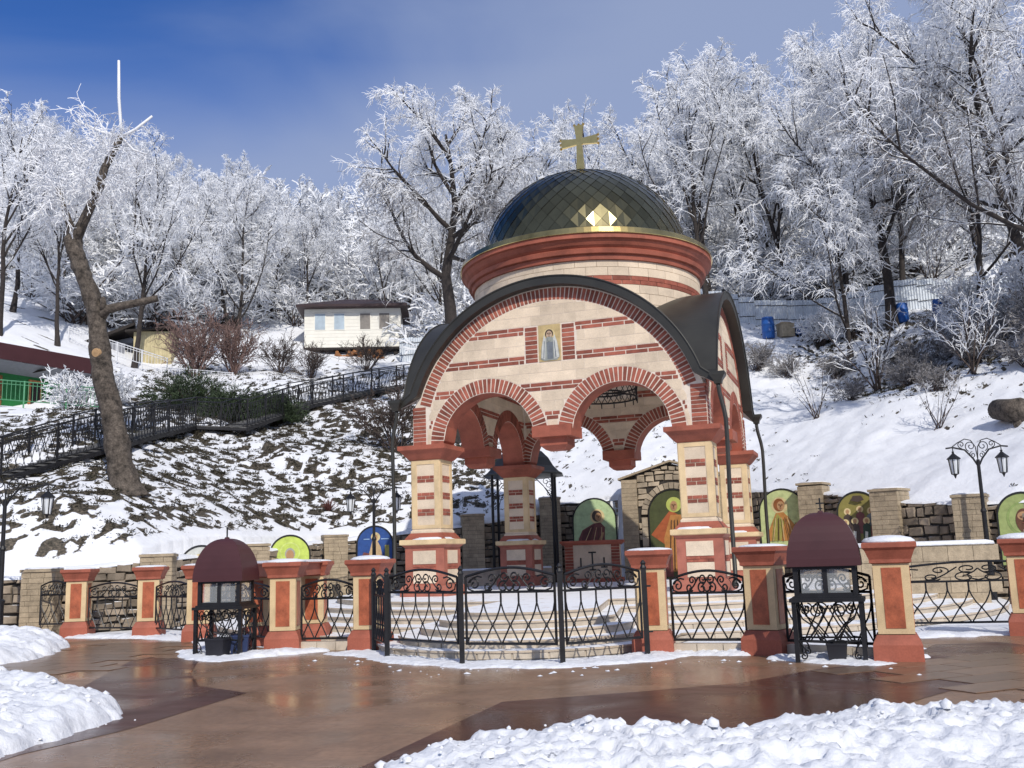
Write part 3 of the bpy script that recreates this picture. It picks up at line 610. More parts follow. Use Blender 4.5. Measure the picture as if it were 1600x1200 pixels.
# columns
inl = MB()
for iu, iv in ((-1, -1), (1, -1), (1, 1), (-1, 1)):
    x, y = iu*HC, iv*HC
    b = MB(); b.frust(x, y, [(.46, 2.38), (.46, 2.44), (.425, 2.47), (.425, 4.40)]); 
    colm = b.build('column', M['cream'], pav)
    b = MB()                                            # raised stiles round the sunk panel of each side
    for s in range(4):
        c, s_ = math.cos(s*PI/2), math.sin(s*PI/2)
        for (da, z0, z1, hw) in ((-.345, 2.5, 4.40, .075), (.345, 2.5, 4.40, .075), (0, 2.5, 2.60, .268), (0, 4.28, 4.40, .268)):
            px, py = da, .432; b.box((x+px*c-py*s_, y+px*s_+py*c, (z0+z1)/2), (hw*2 if s % 2 == 0 else .02, .02 if s % 2 == 0 else hw*2, z1-z0-.004))
    b.build('panel_stile', M['cream_p'], colm)
    b = MB()
    for s in range(4):
        c, s_ = math.cos(s*PI/2), math.sin(s*PI/2)
        for zc in (2.95, 3.40, 3.87):
            for row in (0, 1):
                for da, hw in (((-.13, .118), (.13, .118)) if row == 0 else ((-.19, .058), (0, .118), (.19, .058))):
                    px, py = da, .430; b.box((x+px*c-py*s_, y+px*s_+py*c, zc+(row-.5)*.098), (hw*2 if s % 2 == 0 else .016, .016 if s % 2 == 0 else hw*2, .080))
    b.build('brick_inlay', M['brick'], colm, kind='stuff')
    b = MB(); b.frust(x, y, [(.44, 4.40), (.50, 4.44), (.68, 4.66), (.72, 4.68), (.72, 4.80)]); b.build('capital', M['redp'], colm)
    b = MB(); b.frust(x, y, [(.60, 2.20), (.56, 2.27), (.52, 2.32), (.47, 2.385)]); b.build('column_base', M['redp'], colm)
    b = MB(); b.frust(x, y, [(.70, .67), (.70, .86), (.64, .95), (.58, .98), (.58, 1.98), (.62, 2.02), (.66, 2.06)]); ped = b.build('pedestal', M['pedp'], colm)
    b = MB(); b.frust(x, y, [(.66, 2.055), (.70, 2.075), (.70, 2.19), (.685, 2.205)]); b.build('pedestal_slab', M['cream_p'], colm)
    b = MB(); b2 = MB()
    for s in range(4):
        c, s_ = math.cos(s*PI/2), math.sin(s*PI/2); py = .585
        def pb(bb, da, zc, hw, h, e=.02): bb.box((x+da*c-py*s_, y+da*s_+py*c, zc), (hw*2 if s % 2 == 0 else e, e if s % 2 == 0 else hw*2, h))
        pb(b, 0, 1.72, .34, .36); pb(b, 0, 1.20, .34, .36)
        for da, hw in ((-.175, .16), (.175, .16)): pb(b2, da, 1.495, hw, .062, .024)
        for da, hw in ((-.26, .075), (0, .16), (.26, .075)): pb(b2, da, 1.42, hw, .062, .024)
    b.build('stone_panel', M['cream'], ped); b2.build('brick_inlay', M['brick'], ped, kind='stuff')
    # snow lying on the slab
    b = MB(); r_ = random.Random(int(x*7+y*13)); b.lathe(x-.1*iu, y-.2, [(.62, 2.196), (.60, 2.215), (.5, 2.25), (.42, 2.262), (.2, 2.262)], 14); 
    b.v = [(vx+r_.uniform(-.05, .05), vy+r_.uniform(-.05, .05), vz) for vx, vy, vz in b.v]; b.v = [(min(max(vx, x-.69), x+.69), min(max(vy, y-.69), y+.69), vz) for vx, vy, vz in b.v]; b.build('snow_cap', M['snow'], colm, smooth=True)
# rainwater hoppers and downpipes at the corners
for iu, iv in ((-1, -1), (1, -1), (1, 1)):
    px, py = iu*4.60, iv*4.52; b = MB()
    b.tube([(iu*4.50, iv*4.44, 5.86), (iu*4.50, iv*4.44, 5.72), (iu*4.52, iv*4.42, 5.55), (px, py*.985, 5.15), (px+iu*.03, py*.985, 4.9), (px+iu*.03, py*.985, 4.4), (px, py*.985, 3.0), (px, py*.985, 1.05), (px, py*.985-.08, .92), (px+.02, py*.985-.3, .83)], .055, 8)
    dpp = b.build('downpipe', M['roofm'], pav, smooth=True)
    b = MB(); b.frust(iu*4.50, iv*4.44, [(.09, 5.80), (.11, 5.90), (.19, 6.02), (.19, 6.10)]); b.build('hopper', M['roofm'], dpp)
# gable icon
def flat(name, pts, y, m, parent, dz=.003):
    """thin printed shape standing in the local XZ plane, facing -Y"""
    n = len(pts); b = MB(); b.add([(x, y, z) for x, z in pts]+[(x, y+dz, z) for x, z in pts], [tuple(range(n))]+[(i, n+i, n+(i+1) % n, (i+1) % n) for i in range(n)]); return b.build(name, m, parent, recalc=False)
def ell(cx, cz, rx, rz, n=22, a0=0, a1=2*PI): return [(cx+rx*math.cos(a0+(a1-a0)*i/n), cz+rz*math.sin(a0+(a1-a0)*i/n)) for i in range(n if abs(a1-a0) > 6.2 else n+1)]
P = {}
def paint(name, c, r=.45): 
    if name not in P: P[name] = mat('paint_'+name, c, r, var=.16, nscale=5, bump=.03, fine=.08)
    return P[name]
gi = thing('mosaic_icon', 'small mosaic icon of a haloed half figure set in the front gable', 'icon')
gi.parent = None; _T = Matrix.Translation((CX, CY, 0)) @ Matrix.Rotation(-TH, 4, 'Z') @ Matrix.Translation((0, -WO, 7.38)); gi.matrix_world = _T
flat('board', [(-.31, -.51), (.31, -.51), (.31, .51), (-.31, .51)], -.012, paint('ochre', (.50, .38, .18)), gi, .012)
flat('halo', ell(0, .2, .17, .2), -.016, paint('pale_gold', (.62, .5, .26)), gi)
flat('robe', [(-.26, -.44), (-.16, -.49), (.2, -.49), (.28, -.4), (.24, -.1), (.16, .12), (.05, .16), (-.06, .16), (-.17, .1), (-.23, -.1)], -.020, paint('grey_green', (.30, .32, .29)), gi)
flat('stole', [(-.07, -.45), (.09, -.45), (.10, .02), (-.08, .02)], -.024, paint('slate', (.16, .18, .2)), gi)
flat('sleeve', [(.12, -.46), (.26, -.42), (.22, .02), (.15, .22), (.11, .1)], -.025, paint('off_white', (.55, .56, .52)), gi)
flat('sleeve', [(-.14, -.46), (-.25, -.40), (-.20, .02), (-.15, .22), (-.10, .1)], -.025, paint('off_white', (.55, .56, .52)), gi)
flat('face', ell(0, .22, .085, .115), -.030, paint('icon_face', (.50, .36, .25)), gi)
flat('hair', ell(0, .25, .115, .125, 20), -.027, paint('dark_brown', (.06, .04, .03)), gi)
flat('beard', [(-.06, .165), (.06, .165), (.04, .06), (0, .03), (-.04, .06)], -.034, paint('grey_green', (.30, .32, .29)), gi)
# chandelier under the vault
ch = thing('chandelier', 'black wrought iron ring chandelier hanging under the vault', 'chandelier', (CX+.35, CY-.6, 6.3))
b = MB()
for r, z in ((1.0, 0), (1.0, .32), (.6, .16)): b.tube([(r*math.cos(2*PI*i/32), r*math.sin(2*PI*i/32), z) for i in range(33)], .028, 6, cap=False)
b.build('ring', M['iron'], ch, smooth=True); b = MB()
for i in range(32):
    a = 2*PI*i/32; a2 = 2*PI*(i+1)/32; b.tube([(math.cos(a), math.sin(a), 0), (math.cos(a2), math.sin(a2), .32)], .012, 4); b.tube([(math.cos(a2), math.sin(a2), 0), (math.cos(a), math.sin(a), .32)], .012, 4)
    if i % 2 == 0: b.tube([(math.cos(a), math.sin(a), 0), (math.cos(a), math.sin(a), -.16)], .016, 4)
b.build('lattice', M['iron'], ch); b = MB()
for i in range(4): a = PI/2*i+.4; b.tube([(math.cos(a), math.sin(a), .32), (0, 0, 1.5)], .012, 4)
b.tube([(0, 0, 1.5), (0, 0, 2.6)], .02, 5); b.build('chain', M['iron'], ch)
# ------------------------------------------------------------------ fence posts, panels, gates
def make_post(loc, deg, label, snow=1.0, h=1.0):
    t = thing('fence_post', label, 'post', (loc[0], loc[1], 0), rad(deg), 'red and cream masonry fence posts')
    b = MB(); b.frust(0, 0, [(.34, -.01), (.335, .24), (.32, .28), (.27, .38)]); b.build('base', M['redp'], t)
    b = MB(); b.frust(0, 0, [(.25, .39), (.25, 1.40)]); sh = b.build('shaft', M['cream_p'], t)
    for s in range(4):
        b = MB(); c, s_ = math.cos(s*PI/2), math.sin(s*PI/2); x, y = -.251*s_, .251*c
        b.box((x, y, .90), (.27 if s % 2 == 0 else .014, .014 if s % 2 == 0 else .27, .86)); b.build('panel', M['marble'], sh)
    b = MB(); b.frust(0, 0, [(.255, 1.385), (.29, 1.40), (.29, 1.45), (.34, 1.58), (.375, 1.62), (.375, 1.68), (.36, 1.695)]); cp = b.build('cap', M['redp'], t)
    r_ = random.Random(int(loc[0]*31+loc[1]*7)); b = MB()
    b.frust(0, 0, [(.366, 1.69), (.362, 1.70+.02*snow), (.30, 1.71+.055*snow), (.17, 1.72+.08*snow), (.05, 1.72+.09*snow)], n=12)
    b.v = [(max(-.37, min(.37, x*1.06))+r_.uniform(-.012, .012), max(-.37, min(.37, y*1.06))+r_.uniform(-.012, .012), z) for x, y, z in b.v]; b.build('snow_cap', M['snow'], t, smooth=True)
    return t
POSTS = {'P1': ((-11.3, 26.0), 6, 'leftmost red-capped fence post, next to the stone pier'), 'P2': ((-9.14, 25.1), 9, 'second red-capped fence post from the left'),
 'P3': ((-7.3, 23.2), 8, 'red-capped fence post half hidden behind the left maroon cabinet'), 'P4': ((-4.58, 19.9), 0, 'red-capped fence post just right of the left maroon cabinet'),
 'P4a': ((-5.55, 21.7), 0, 'red-capped post standing behind and left of the post beside the left cabinet'), 'P4b': ((-4.45, 22.0), 0, 'red-capped post standing behind and right of the post beside the left cabinet'),
 'P5': ((-2.85, 19.5), -15, 'red-capped post at the left end of the curved gates'), 'P6': ((2.23, 17.06), -12, 'red-capped post at the right end of the curved gates'),
 'P7': ((3.99, 16.4), -36, 'red-capped post just left of the right maroon cabinet'), 'P8': ((5.49, 14.9), -20, 'large red-capped post just right of the right maroon cabinet'), 'P9': ((9.11, 18.25), -25, 'red-capped fence post cut by the right picture edge')}
for k, (p, a, l) in POSTS.items(): make_post(p, a, l, {'P8': .85, 'P9': .85, 'P5': .6, 'P4': .5}.get(k, .2))
t = thing('lintel', 'red lintel with snow joining the posts right of the left cabinet', 'lintel', (0, 0, 0))
for p, q in (('P4a', 'P4'), ('P4', 'P4b')):
    a, c = Vector(POSTS[p][0]), Vector(POSTS[q][0]); m_ = (a+c)/2; L = (c-a).length-.6; rz = math.atan2(c.y-a.y, c.x-a.x); b = MB(); b.box((m_.x, m_.y, 1.54), (L, .46, .24), rz); b.box((m_.x, m_.y, 1.675), (L, .58, .028), rz); bm_ = b.build('beam', M['redp'], t)
    b = MB(); b.box((m_.x, m_.y, 1.715), (L, .5, .05), rz, taper=.9); b.build('snow_cap', M['snow'], bm_)
def spiral(c, r0, turns, a0, sgn, n=26, x=1.0):
    return [(c[0]+x*r0*(1-.82*i/n)*math.cos(a0+sgn*turns*2*PI*i/n), 0, c[1]+r0*(1-.82*i/n)*math.sin(a0+sgn*turns*2*PI*i/n)) for i in range(n+1)]
def iron_panel(name, p0, p1, z0, label, cat, group, H=1.04, nb=5, low=False):
    """wrought iron panel between two ground points: frame, scrolls above the mid rail, lattice bars below"""
    a = Vector(p0); b_ = Vector(p1); w = (b_-a).length; rz = math.atan2(b_.y-a.y, b_.x-a.x)
    t = thing(name, label, cat, (a.x, a.y, z0), rz, group); r = .018; kx = w/1.5
    zm = H*.69; zt = H*.90; rise = H*.11
    top = [(w*i/16, 0, zt+rise*math.sin(PI*i/16)) for i in range(17)]
    b = MB(); b.tube([(0, 0, 0), (0, 0, zt)], r*1.25, 4); b.tube([(w, 0, 0), (w, 0, zt)], r*1.25, 4); b.tube([(0, 0, .02), (w, 0, .02)], r*1.2, 4); b.tube([(0, 0, zm), (w, 0, zm)], r*1.1, 4); b.tube(top, r*1.2, 4)
    b.build('frame', M['iron'], t)
    b = MB(); hh = zt-zm; m = w/2; rs = .0135
    for s in (-1, 1):
        q = lambda P_: [(m+s*x*kx, y, z) for x, y, z in P_]
        b.tube(q(spiral((.075, zm+hh*.98), .085, 1.2, -1.9, 1)), rs, 4)
        b.tube(q(spiral((.10, zm+hh*.33), .10, 1.3, 2.2, -1)), rs, 4)
        b.tube(q([(.0, 0, zm+.02), (.07, 0, zm+hh*.25), (.085, 0, zm+hh*.5), (.03, 0, zm+hh*.75), (0, 0, zm+hh*.98)]), rs, 4)
        e = .75
        b.tube(q([(.16, 0, zm+hh*1.12), (.20, 0, zm+hh*.9), (.26, 0, zm+hh*.55), (.34, 0, zm+hh*.2), (.42, 0, zm+.02), (e*.80, 0, zm+.015), (e*.93, 0, zm+hh*.2), (e*.96, 0, zm+hh*.55)]), rs, 4)
        b.tube(q(spiral((e*.80, zm+hh*.52), .10, 1.3, .2, 1)), rs, 4)
        b.tube(q(spiral((.30, zm+hh*.86), .075, 1.25, 3.6, -1)), rs, 4)
        b.tube(q(spiral((.36, zm+hh*.36), .075, 1.25, -2.6, 1)), rs, 4)
        b.tube(q([(e*.62, 0, zm+hh*.95), (e*.72, 0, zm+hh*1.02), (e*.84, 0, zm+hh*.9), (e*.9, 0, zm+hh*.62)]), rs, 4)
    b.build('scrollwork', M['iron'], t)
    dx = w/(nb); zc = H*.26; zn = zm*.80
    for i in range(nb+1):
        x = i*dx; b = MB(); 
        if 0 < i < nb: b.tube([(x, 0, zm), (x, 0, zn)], rs*1.3, 4)
        for s in (-1, 1):
            if (i == 0 and s < 0) or (i == nb and s > 0): continue
            b.tube([(x, 0, zn+(0 if 0 < i < nb else .05)), (x+s*dx*.10, 0, zm*.66), (x+s*dx*.28, 0, zm*.5), (x+s*dx*.5, 0, zc), (x+s*dx*.98, 0, .025)], rs, 4)
        b.build('bar', M['iron'], t)
    b = MB()
    for i in range(nb): b.frust((i+.5)*dx, 0, [(.012, zc-.022), (.024, zc), (.012, zc+.022)], n=6)
    b.build('knot', M['iron'], t, kind='stuff'); return t
def between(p, q, m=.3, m2=None):
    a, b = Vector(p), Vector(q); d = (b-a).normalized(); return tuple(a+d*m), tuple(b-d*(m if m2 is None else m2))
G_ = 'wrought iron fence panels between the posts'
for (pa, pb, lab) in [('P1', 'P2', 'iron fence panel between the two leftmost red-capped posts'), ('P2', 'P3', 'iron fence panel just left of the left maroon cabinet'),
                      ('P4', 'P5', 'iron fence panel between the left cabinet post and the gates'),
                      ('P6', 'P7', 'iron fence panel right of the curved gates'), ('P7', 'P8', 'iron fence panel behind the right maroon cabinet')]:
    p, q = between(POSTS[pa][0], POSTS[pb][0], .34); w = (Vector(p)-Vector(q)).length
    iron_panel('iron_fence', p, q, .20, lab, 'fence', G_, H=1.12 if pa != 'P8' else 1.14, nb=max(3, round(w/.27)))
iron_panel('iron_fence', (7.2, 20.0), (10.6, 19.2), .12, 'iron fence panel at the far right, with snow behind it', 'fence', G_, H=1.16, nb=9)
iron_panel('iron_fence', (-12.5, 26.45), (-11.66, 26.2), .3, 'narrow iron fence panel at the left end against the stone pier', 'fence', G_, H=1.1, nb=3)
iron_panel('iron_fence', (-6.9, 22.7), (-5.0, 20.4), .20, 'iron fence panel seen behind the left maroon cabinet', 'fence', G_, H=1.12, nb=7)
GP = [(-2.72, 19.0), (-2.31, 17.73), (-.93, 16.28), (.64, 15.62), (2.04, 16.45)]
for i, (gp, l) in enumerate(zip(GP, ['black iron gate post beside the left red-capped gate pier', 'black iron post at the left of the left gate leaf', 'black iron post between left and middle gate leaves', 'black iron post between middle and right gate leaves', 'black iron post at the right end of the gates'])):
    t = thing('gate_post', l, 'post', (gp[0], gp[1], 0), 0, 'black iron posts of the gates'); b = MB(); b.frust(0, 0, [(.04, -.02), (.04, 1.40)]); b.build('shaft', M['iron'], t); b = MB(); b.frust(0, 0, [(.05, 1.40), (.05, 1.42), (.03, 1.46), (.045, 1.49), (.012, 1.54)], n=8); b.build('finial', M['iron'], t)
    [(_b := MB(), _b.box((.06, .03, hz), (.10, .025, .03)), _b.build('hinge', M['iron'], t)) for hz in (1.12, .4)]
for i, l in enumerate(['narrow iron gate panel seen almost edge-on at the left', 'left leaf of the curved wrought iron gates', 'middle leaf of the curved wrought iron gates', 'right leaf of the curved wrought iron gates']):
    p, q = between(GP[i], GP[i+1], .09); iron_panel('gate_leaf', p, q, .30 if i else .22, l, 'gate', 'leaves of the wrought iron gates', H=1.18, nb=5)
for (p, q, l) in [('P4', 'P5', 'low pale stone kerb under the fence left of the gates'), ('P6', 'P7', 'low pale stone kerb under the fence right of the gates'), ('P7', 'P8', 'low pale stone kerb behind the right maroon cabinet')]:
    a, c = between(POSTS[p][0], POSTS[q][0], .3); L = (Vector(c)-Vector(a)).length; rz = math.atan2(c[1]-a[1], c[0]-a[0]); t = thing('kerb', l, 'kerb', (a[0], a[1], 0), rz, 'stone kerbs under the fence'); n = max(2, round(L/.42))
    for i in range(n): b = MB(); b.box(((i+.5)*L/n, .02, .075), (L/n-.012, .18, .17)); b.build('kerb_stone', M['riser'], t)

# ------------------------------------------------------------------ candle cabinets with maroon hoods
def cabinet(loc, rz, label, w=1.06, d=.78, cross=True):
    t = thing('candle_cabinet', label, 'cabinet', (loc[0], loc[1], 0), rz, 'iron candle cabinets with maroon hoods'); hw, hd = w/2, d/2
    def bx(name, c, s_, m=M['iron'], par=t): b = MB(); b.box(c, s_); return b.build(name, m, par)
    for sx in (-1, 1):
        for sy in (-1, 1): bx('leg', (sx*(hw+.02), sy*(hd+.0), .43), (.065, .065, .88))
    tb = bx('tray', (0, 0, .885), (w+.16, d+.12, .05)); bx('tray_rim', (0, 0, .925), (w+.06, d+.04, .03), par=tb)
    for sx in (-1, 1):
        for sy in (-1, 1): bx('corner_post', (sx*(hw-.035), sy*(hd-.035), 1.16), (.07, .07, .45))
    for sy in (-1, 1):
        bx('mullion', (0, sy*(hd-.035), 1.16), (.07, .05, .45)); bx('rail', (0, sy*(hd-.035), .965), (w-.14, .055, .05)); bx('rail', (0, sy*(hd-.035), 1.36), (w-.14, .055, .05))
        for sx in (-1, 1): bx('pane', (sx*(w-.14)/4, sy*(hd-.03), 1.16), ((w-.14)/2-.07, .006, .34), M['glass'])
    for sx in (-1, 1):
        bx('rail', (sx*(hw-.035), 0, .966), (.05, d-.14, .05)); bx('rail', (sx*(hw-.035), 0, 1.36), (.05, d-.14, .05)); bx('pane', (sx*(hw-.03), 0, 1.16), (.006, d-.14, .34), M['glass'])
    # hood: four curved sheets closing to a blunt top
    b = MB(); ring_ = []
    pr = [(1.0, 0.0), (1.0, .02)]+[(math.cos(x)**.80, math.sin(x)**1.02) for x in [rad(a) for a in (8, 18, 28, 38, 48, 57, 65, 72, 78, 83)]]+[(.09, .985), (.06, 1.03)]
    vs_ = []; n = len(pr)
    for s, z in pr:
        a, c = (hw+.075)*s, (hd+.075)*s; zz = 1.375+.80*z; vs_ += [(-a, -c, zz), (a, -c, zz), (a, c, zz), (-a, c, zz)]
    fs_ = [(4*i+j, 4*i+(j+1) % 4, 4*i+4+(j+1) % 4, 4*i+4+j) for i in range(n-1) for j in range(4)]+[(4*n-4, 4*n-3, 4*n-2, 4*n-1), (3, 2, 1, 0)]
    b.add(vs_, fs_); hood = b.build('hood', M['maroon'], t)
    b = MB(); b.box((0, 0, 2.26), (.022, .022, .26)); 
    if cross: b.box((0, 0, 2.31), (.12, .02, .022)); b.box((0, 0, 2.23), (.06, .019, .018))
    b.build('cross', M['iron'], hood)
    # scroll panels between the legs
    for (ax, off, L) in (('x', -hd, w), ('x', hd, w), ('y', hw+.02, d), ('y', -hw-.02, d)):
        b = MB(); r = .011
        def P3(u, z): return (u, off, z) if ax == 'x' else (off, u, z)
        def sp(c, r0, a0, sg): return [P3(x, z) for x, _, z in spiral(c, r0, 1.3, a0, sg)]
        for s in (-1, 1):
            b.tube(sp((s*L*.17, .72), .12, PI/2+s*PI/2, -s), r, 4); b.tube(sp((s*L*.36, .74), .07, PI/2, s), r, 4)
            b.tube([P3(s*L*.48, .80), P3(s*L*.40, .62), P3(s*L*.22, .50), P3(s*L*.05, .30)], r, 4); b.tube([P3(s*L*.02, .78), P3(s*L*.15, .55), P3(s*L*.33, .32), P3(s*L*.46, .30)], r, 4)
            b.tube([P3(s*L*.48, .30), P3(s*L*.40, .20), P3(s*L*.38, .12)], r, 4); b.tube(sp((s*L*.42, .09), .055, PI/2, s), r, 4)
            b.tube([P3(s*L*.30, .30), P3(s*L*.2, .42), P3(s*L*.1, .30)], r, 4)
        b.tube([P3(-L/2, .30), P3(L/2, .30)], r*1.3, 4); b.build('scroll_panel', M['iron'], t)
    return t
cabinet((4.62, 15.2), rad(-20), 'right candle cabinet, maroon arched hood and cross over glass panes', .90, .68, cross=True)
cabinet((-5.55, 19.2), rad(-9), 'left candle cabinet, maroon faceted hood over glass panes, dark bin below', .84, .64, cross=False)
def bucket(loc, rz, w, h, c, label):
    m = mat('bin_plastic', c, .5, var=.1, bump=.02); t = thing('bin', label, 'bin', (loc[0], loc[1], 0), rz); b = MB(); b.frust(0, 0, [(w*.42, .01), (w*.5, h*.9), (w*.53, h*.9), (w*.53, h), (w*.46, h), (w*.45, h*.5), (w*.42, h*.5)]); b.build('body', m, t); b = MB(); b.tube([(-w*.53, 0, h*.92), (-w*.4, -.02, h*1.12), (0, -.03, h*1.2), (w*.4, -.02, h*1.12), (w*.53, 0, h*.92)], .008, 4); b.build('handle', M['iron'], t)
bucket((4.62, 14.95), rad(-20), .28, .27, (.02, .02, .025), 'small black bin under the right maroon cabinet')
bucket((-5.55, 18.75), rad(-9), .36, .36, (.02, .02, .026), 'dark bin under the left maroon cabinet')
bucket((-5.25, 19.1), rad(10), .34, .38, (.02, .035, .10), 'dark blue bin behind the dark bin under the left cabinet')

# ------------------------------------------------------------------ retaining wall: piers, rubble sections, icons
M['pier'] = mat('split_face_limestone', (.36, .29, .20), .85, var=.2, nscale=4, bump=.6, bscale=26, rand=.1, fine=.12)
M['rubble'] = mat('rubble_stone', (.27, .22, .165), .9, var=.28, nscale=3, bump=.6, bscale=18, rand=.35, snowtop=.12)
M['joint'] = mat('dark_joint', (.045, .04, .035), .95, var=.3)
def pier(x, y, z, rz, label, w=.85):
    t = thing('stone_pier', label, 'pier', (x, y, 0), rz, 'stone piers of the retaining wall')
    rnd = random.Random(int(x*100)); b = MB(); b.frust(0, 0, [(w/2-.03, -.05), (w/2-.03, z-.08)]); body = b.build('core', M['joint'], t)
    zz = 0; b = MB(); row = 0
    while zz < z-.1:
        h = min(rnd.uniform(.11, .17), z-.08-zz)
        if h < .04: break
        for s in range(4):
            c, s_ = math.cos(s*PI/2), math.sin(s*PI/2); a = -w/2
            while a < w/2-.01:
                L = min(rnd.uniform(.22, .42), w/2-a)
                if w/2-a-L < .08: L = w/2-a
                e = rnd.uniform(0, .014); px, py = a+L/2, w/2-.018+e/2
                b.box((px*c-py*s_, px*s_+py*c, zz+h/2), ((L-.008) if s % 2 == 0 else .036+e, .036+e if s % 2 == 0 else (L-.008), h-.008)); a += L
        zz += h
    b.build('stone_cladding', M['pier'], t, kind='stuff')
    b = MB(); b.frust(0, 0, [(w/2+.03, z-.08), (w/2+.04, z-.07), (w/2+.04, z)]); b.build('coping', M['pier'], t)
    b = MB(); b.frust(0, 0, [(w/2+.03, z+.001), (w/2+.02, z+.03), (w/2-.1, z+.05), (.1, z+.055)], n=10); b.build('snow_cap', M['snow'], t, smooth=True)
PIERS = [(-12.72, 27.05, 1.73, 6, 'stone pier at the left end of the fence'), (-10.2, 28.6, 2.05, 10, 'stone pier behind the second fence post from the left'), (-8.65, 33.0, 2.34, 25, 'stone pier behind the left maroon cabinet'),
         (-6.74, 37.0, 2.66, 20, 'stone pier between the yellow-green and the blue icons'), (-1.74, 39.5, 3.36, 8, 'stone pier seen through the left arch beside the iron canopy'), (1.42, 42.0, 4.06, 0, 'stone pier left of the icon of the robed woman'),
         (10.31, 34.5, 3.85, -35, 'stone pier behind the cross of the right cabinet'), (11.33, 30.3, 3.33, -45, 'stone pier right of the icon of many saints'), (12.72, 28.0, 2.97, -30, 'stone pier beside the right lamp post')]
for x, y, z, a, l in PIERS: pier(x, y, z, rad(a), l)
def rubble(p, q, z0, z1, label, thick=.5, objs=True, seed=1, cut=None, sc=1.0):
    """dry stone wall section: every stone a flat-faced block with its own depth"""
    a, c = Vector(p), Vector(q); L = (c-a).length; rz = math.atan2(c.y-a.y, c.x-a.x); t = thing('stone_wall', label, 'wall', (a.x, a.y, 0), rz, 'rubble sections of the retaining wall'); rnd = random.Random(seed)
    b = MB(); b.add([(0, .06, -.05), (L, .06, -.05), (L, thick, -.05), (0, thick, -.05), (0, .06, z0-.05), (L, .06, z1-.05), (L, thick, z1-.05), (0, thick, z0-.05)], [(3, 2, 1, 0), (4, 5, 6, 7), (0, 1, 5, 4), (1, 2, 6, 5), (2, 3, 7, 6), (3, 0, 4, 7)]); core = b.build('core', M['joint'], t)
    zz = 0; joined = MB()
    while zz < max(z0, z1):
        h = rnd.uniform(.17, .30)*sc; u = -rnd.uniform(0, .2)
        while u < L:
            l = rnd.uniform(.25, .60)*sc; u0, u1 = max(u, 0), min(u+l, L); top = z0+(z1-z0)*(u0+u1)/2/L
            zc0 = zz+rnd.uniform(-.03, .03); hh = h*rnd.uniform(.85, 1.05)
            if u1-u0 > .08 and zc0 < top-.05 and not (cut and cut((u0+u1)/2, zc0+hh/2)):
                zc1 = min(zc0+hh, top); g = .018; j = lambda: rnd.uniform(-.025, .025); e = rnd.uniform(0, .05)
                F = [(u0+g+j(), zc0+g+j()), (u1-g+j(), zc0+g+j()), (u1-g+j(), zc1-g+j()), (u0+g+j(), zc1-g+j())]
                mcx, mcz = sum(f[0] for f in F)/4, sum(f[1] for f in F)/4; I_ = [(mcx+(x-mcx)*.84, mcz+(z-mcz)*.8) for x, z in F]
                bb = MB() if objs else joined
                bb.add([(x, .08, z) for x, z in F]+[(x, .02-e, z) for x, z in F]+[(x, -.012-e, z) for x, z in I_], [(0, 1, 5, 4), (1, 2, 6, 5), (2, 3, 7, 6), (3, 0, 4, 7), (4, 5, 9, 8), (5, 6, 10, 9), (6, 7, 11, 10), (7, 4, 8, 11), (8, 9, 10, 11)])
                if objs: bb.build('stone', M['rubble'], core)
            u += l
        zz += h
    if not objs: joined.build('stonework', M['rubble'], t, kind='stuff')
    b = MB(); n = max(4, int(L/.35)); vs_ = []
    for i in range(n+1):
        u = L*i/n; zt = z0+(z1-z0)*i/n; k = rnd.uniform(.02, .09); vs_ += [(u, -.04, zt-.03), (u, .0, zt+k*.8), (u, .3, zt+k+.05), (u, thick+.1, zt+k)]
    b.add(vs_, [(4*i+j, 4*i+4+j, 4*i+5+j, 4*i+1+j) for i in range(n) for j in range(3)]); b.build('snow_cap', M['snow'], t, smooth=True); return t
rubble((-16.5, 26.9), (-13.1, 26.95), 1.5, 1.5, 'low rubble wall at the left picture edge behind the lamp', seed=2)
rubble((-12.3, 27.2), (-10.6, 28.5), 1.65, 1.85, 'rubble wall behind the two leftmost fence posts', seed=3)
rubble((-9.9, 29.0), (-8.9, 32.6), 1.9, 2.1, 'rubble wall behind the left maroon cabinet', seed=4, objs=False)
rubble((-8.4, 33.4), (-7.1, 36.6), 2.1, 2.4, 'rubble wall behind the yellow-green icon', seed=5)
rubble((-6.3, 37.2), (-2.15, 39.4), 2.45, 2.9, 'rubble wall behind the blue icon', seed=6)
rubble((-1.3, 39.7), (1.0, 42.0), 3.0, 3.4, 'dark rubble wall behind the iron canopy', seed=7)
rubble((1.8, 42.0), (4.5, 40.9), 3.8, 3.85, 'rubble wall behind the icon of the robed woman', seed=8)
rubble((8.6, 39.3), (10.1, 35.0), 3.9, 3.65, 'rubble wall behind the icon of the man in orange', seed=9)
rubble((10.5, 34.1), (11.2, 30.8), 3.45, 3.05, 'rubble wall behind the icon of many saints', seed=10)
rubble((11.5, 29.9), (12.5, 28.4), 2.9, 2.75, 'rubble wall with snow between the two right stone piers', seed=11)
rubble((13.0, 27.7), (17.5, 24.6), 2.7, 2.7, 'rubble wall behind the icon at the right picture edge', seed=12)
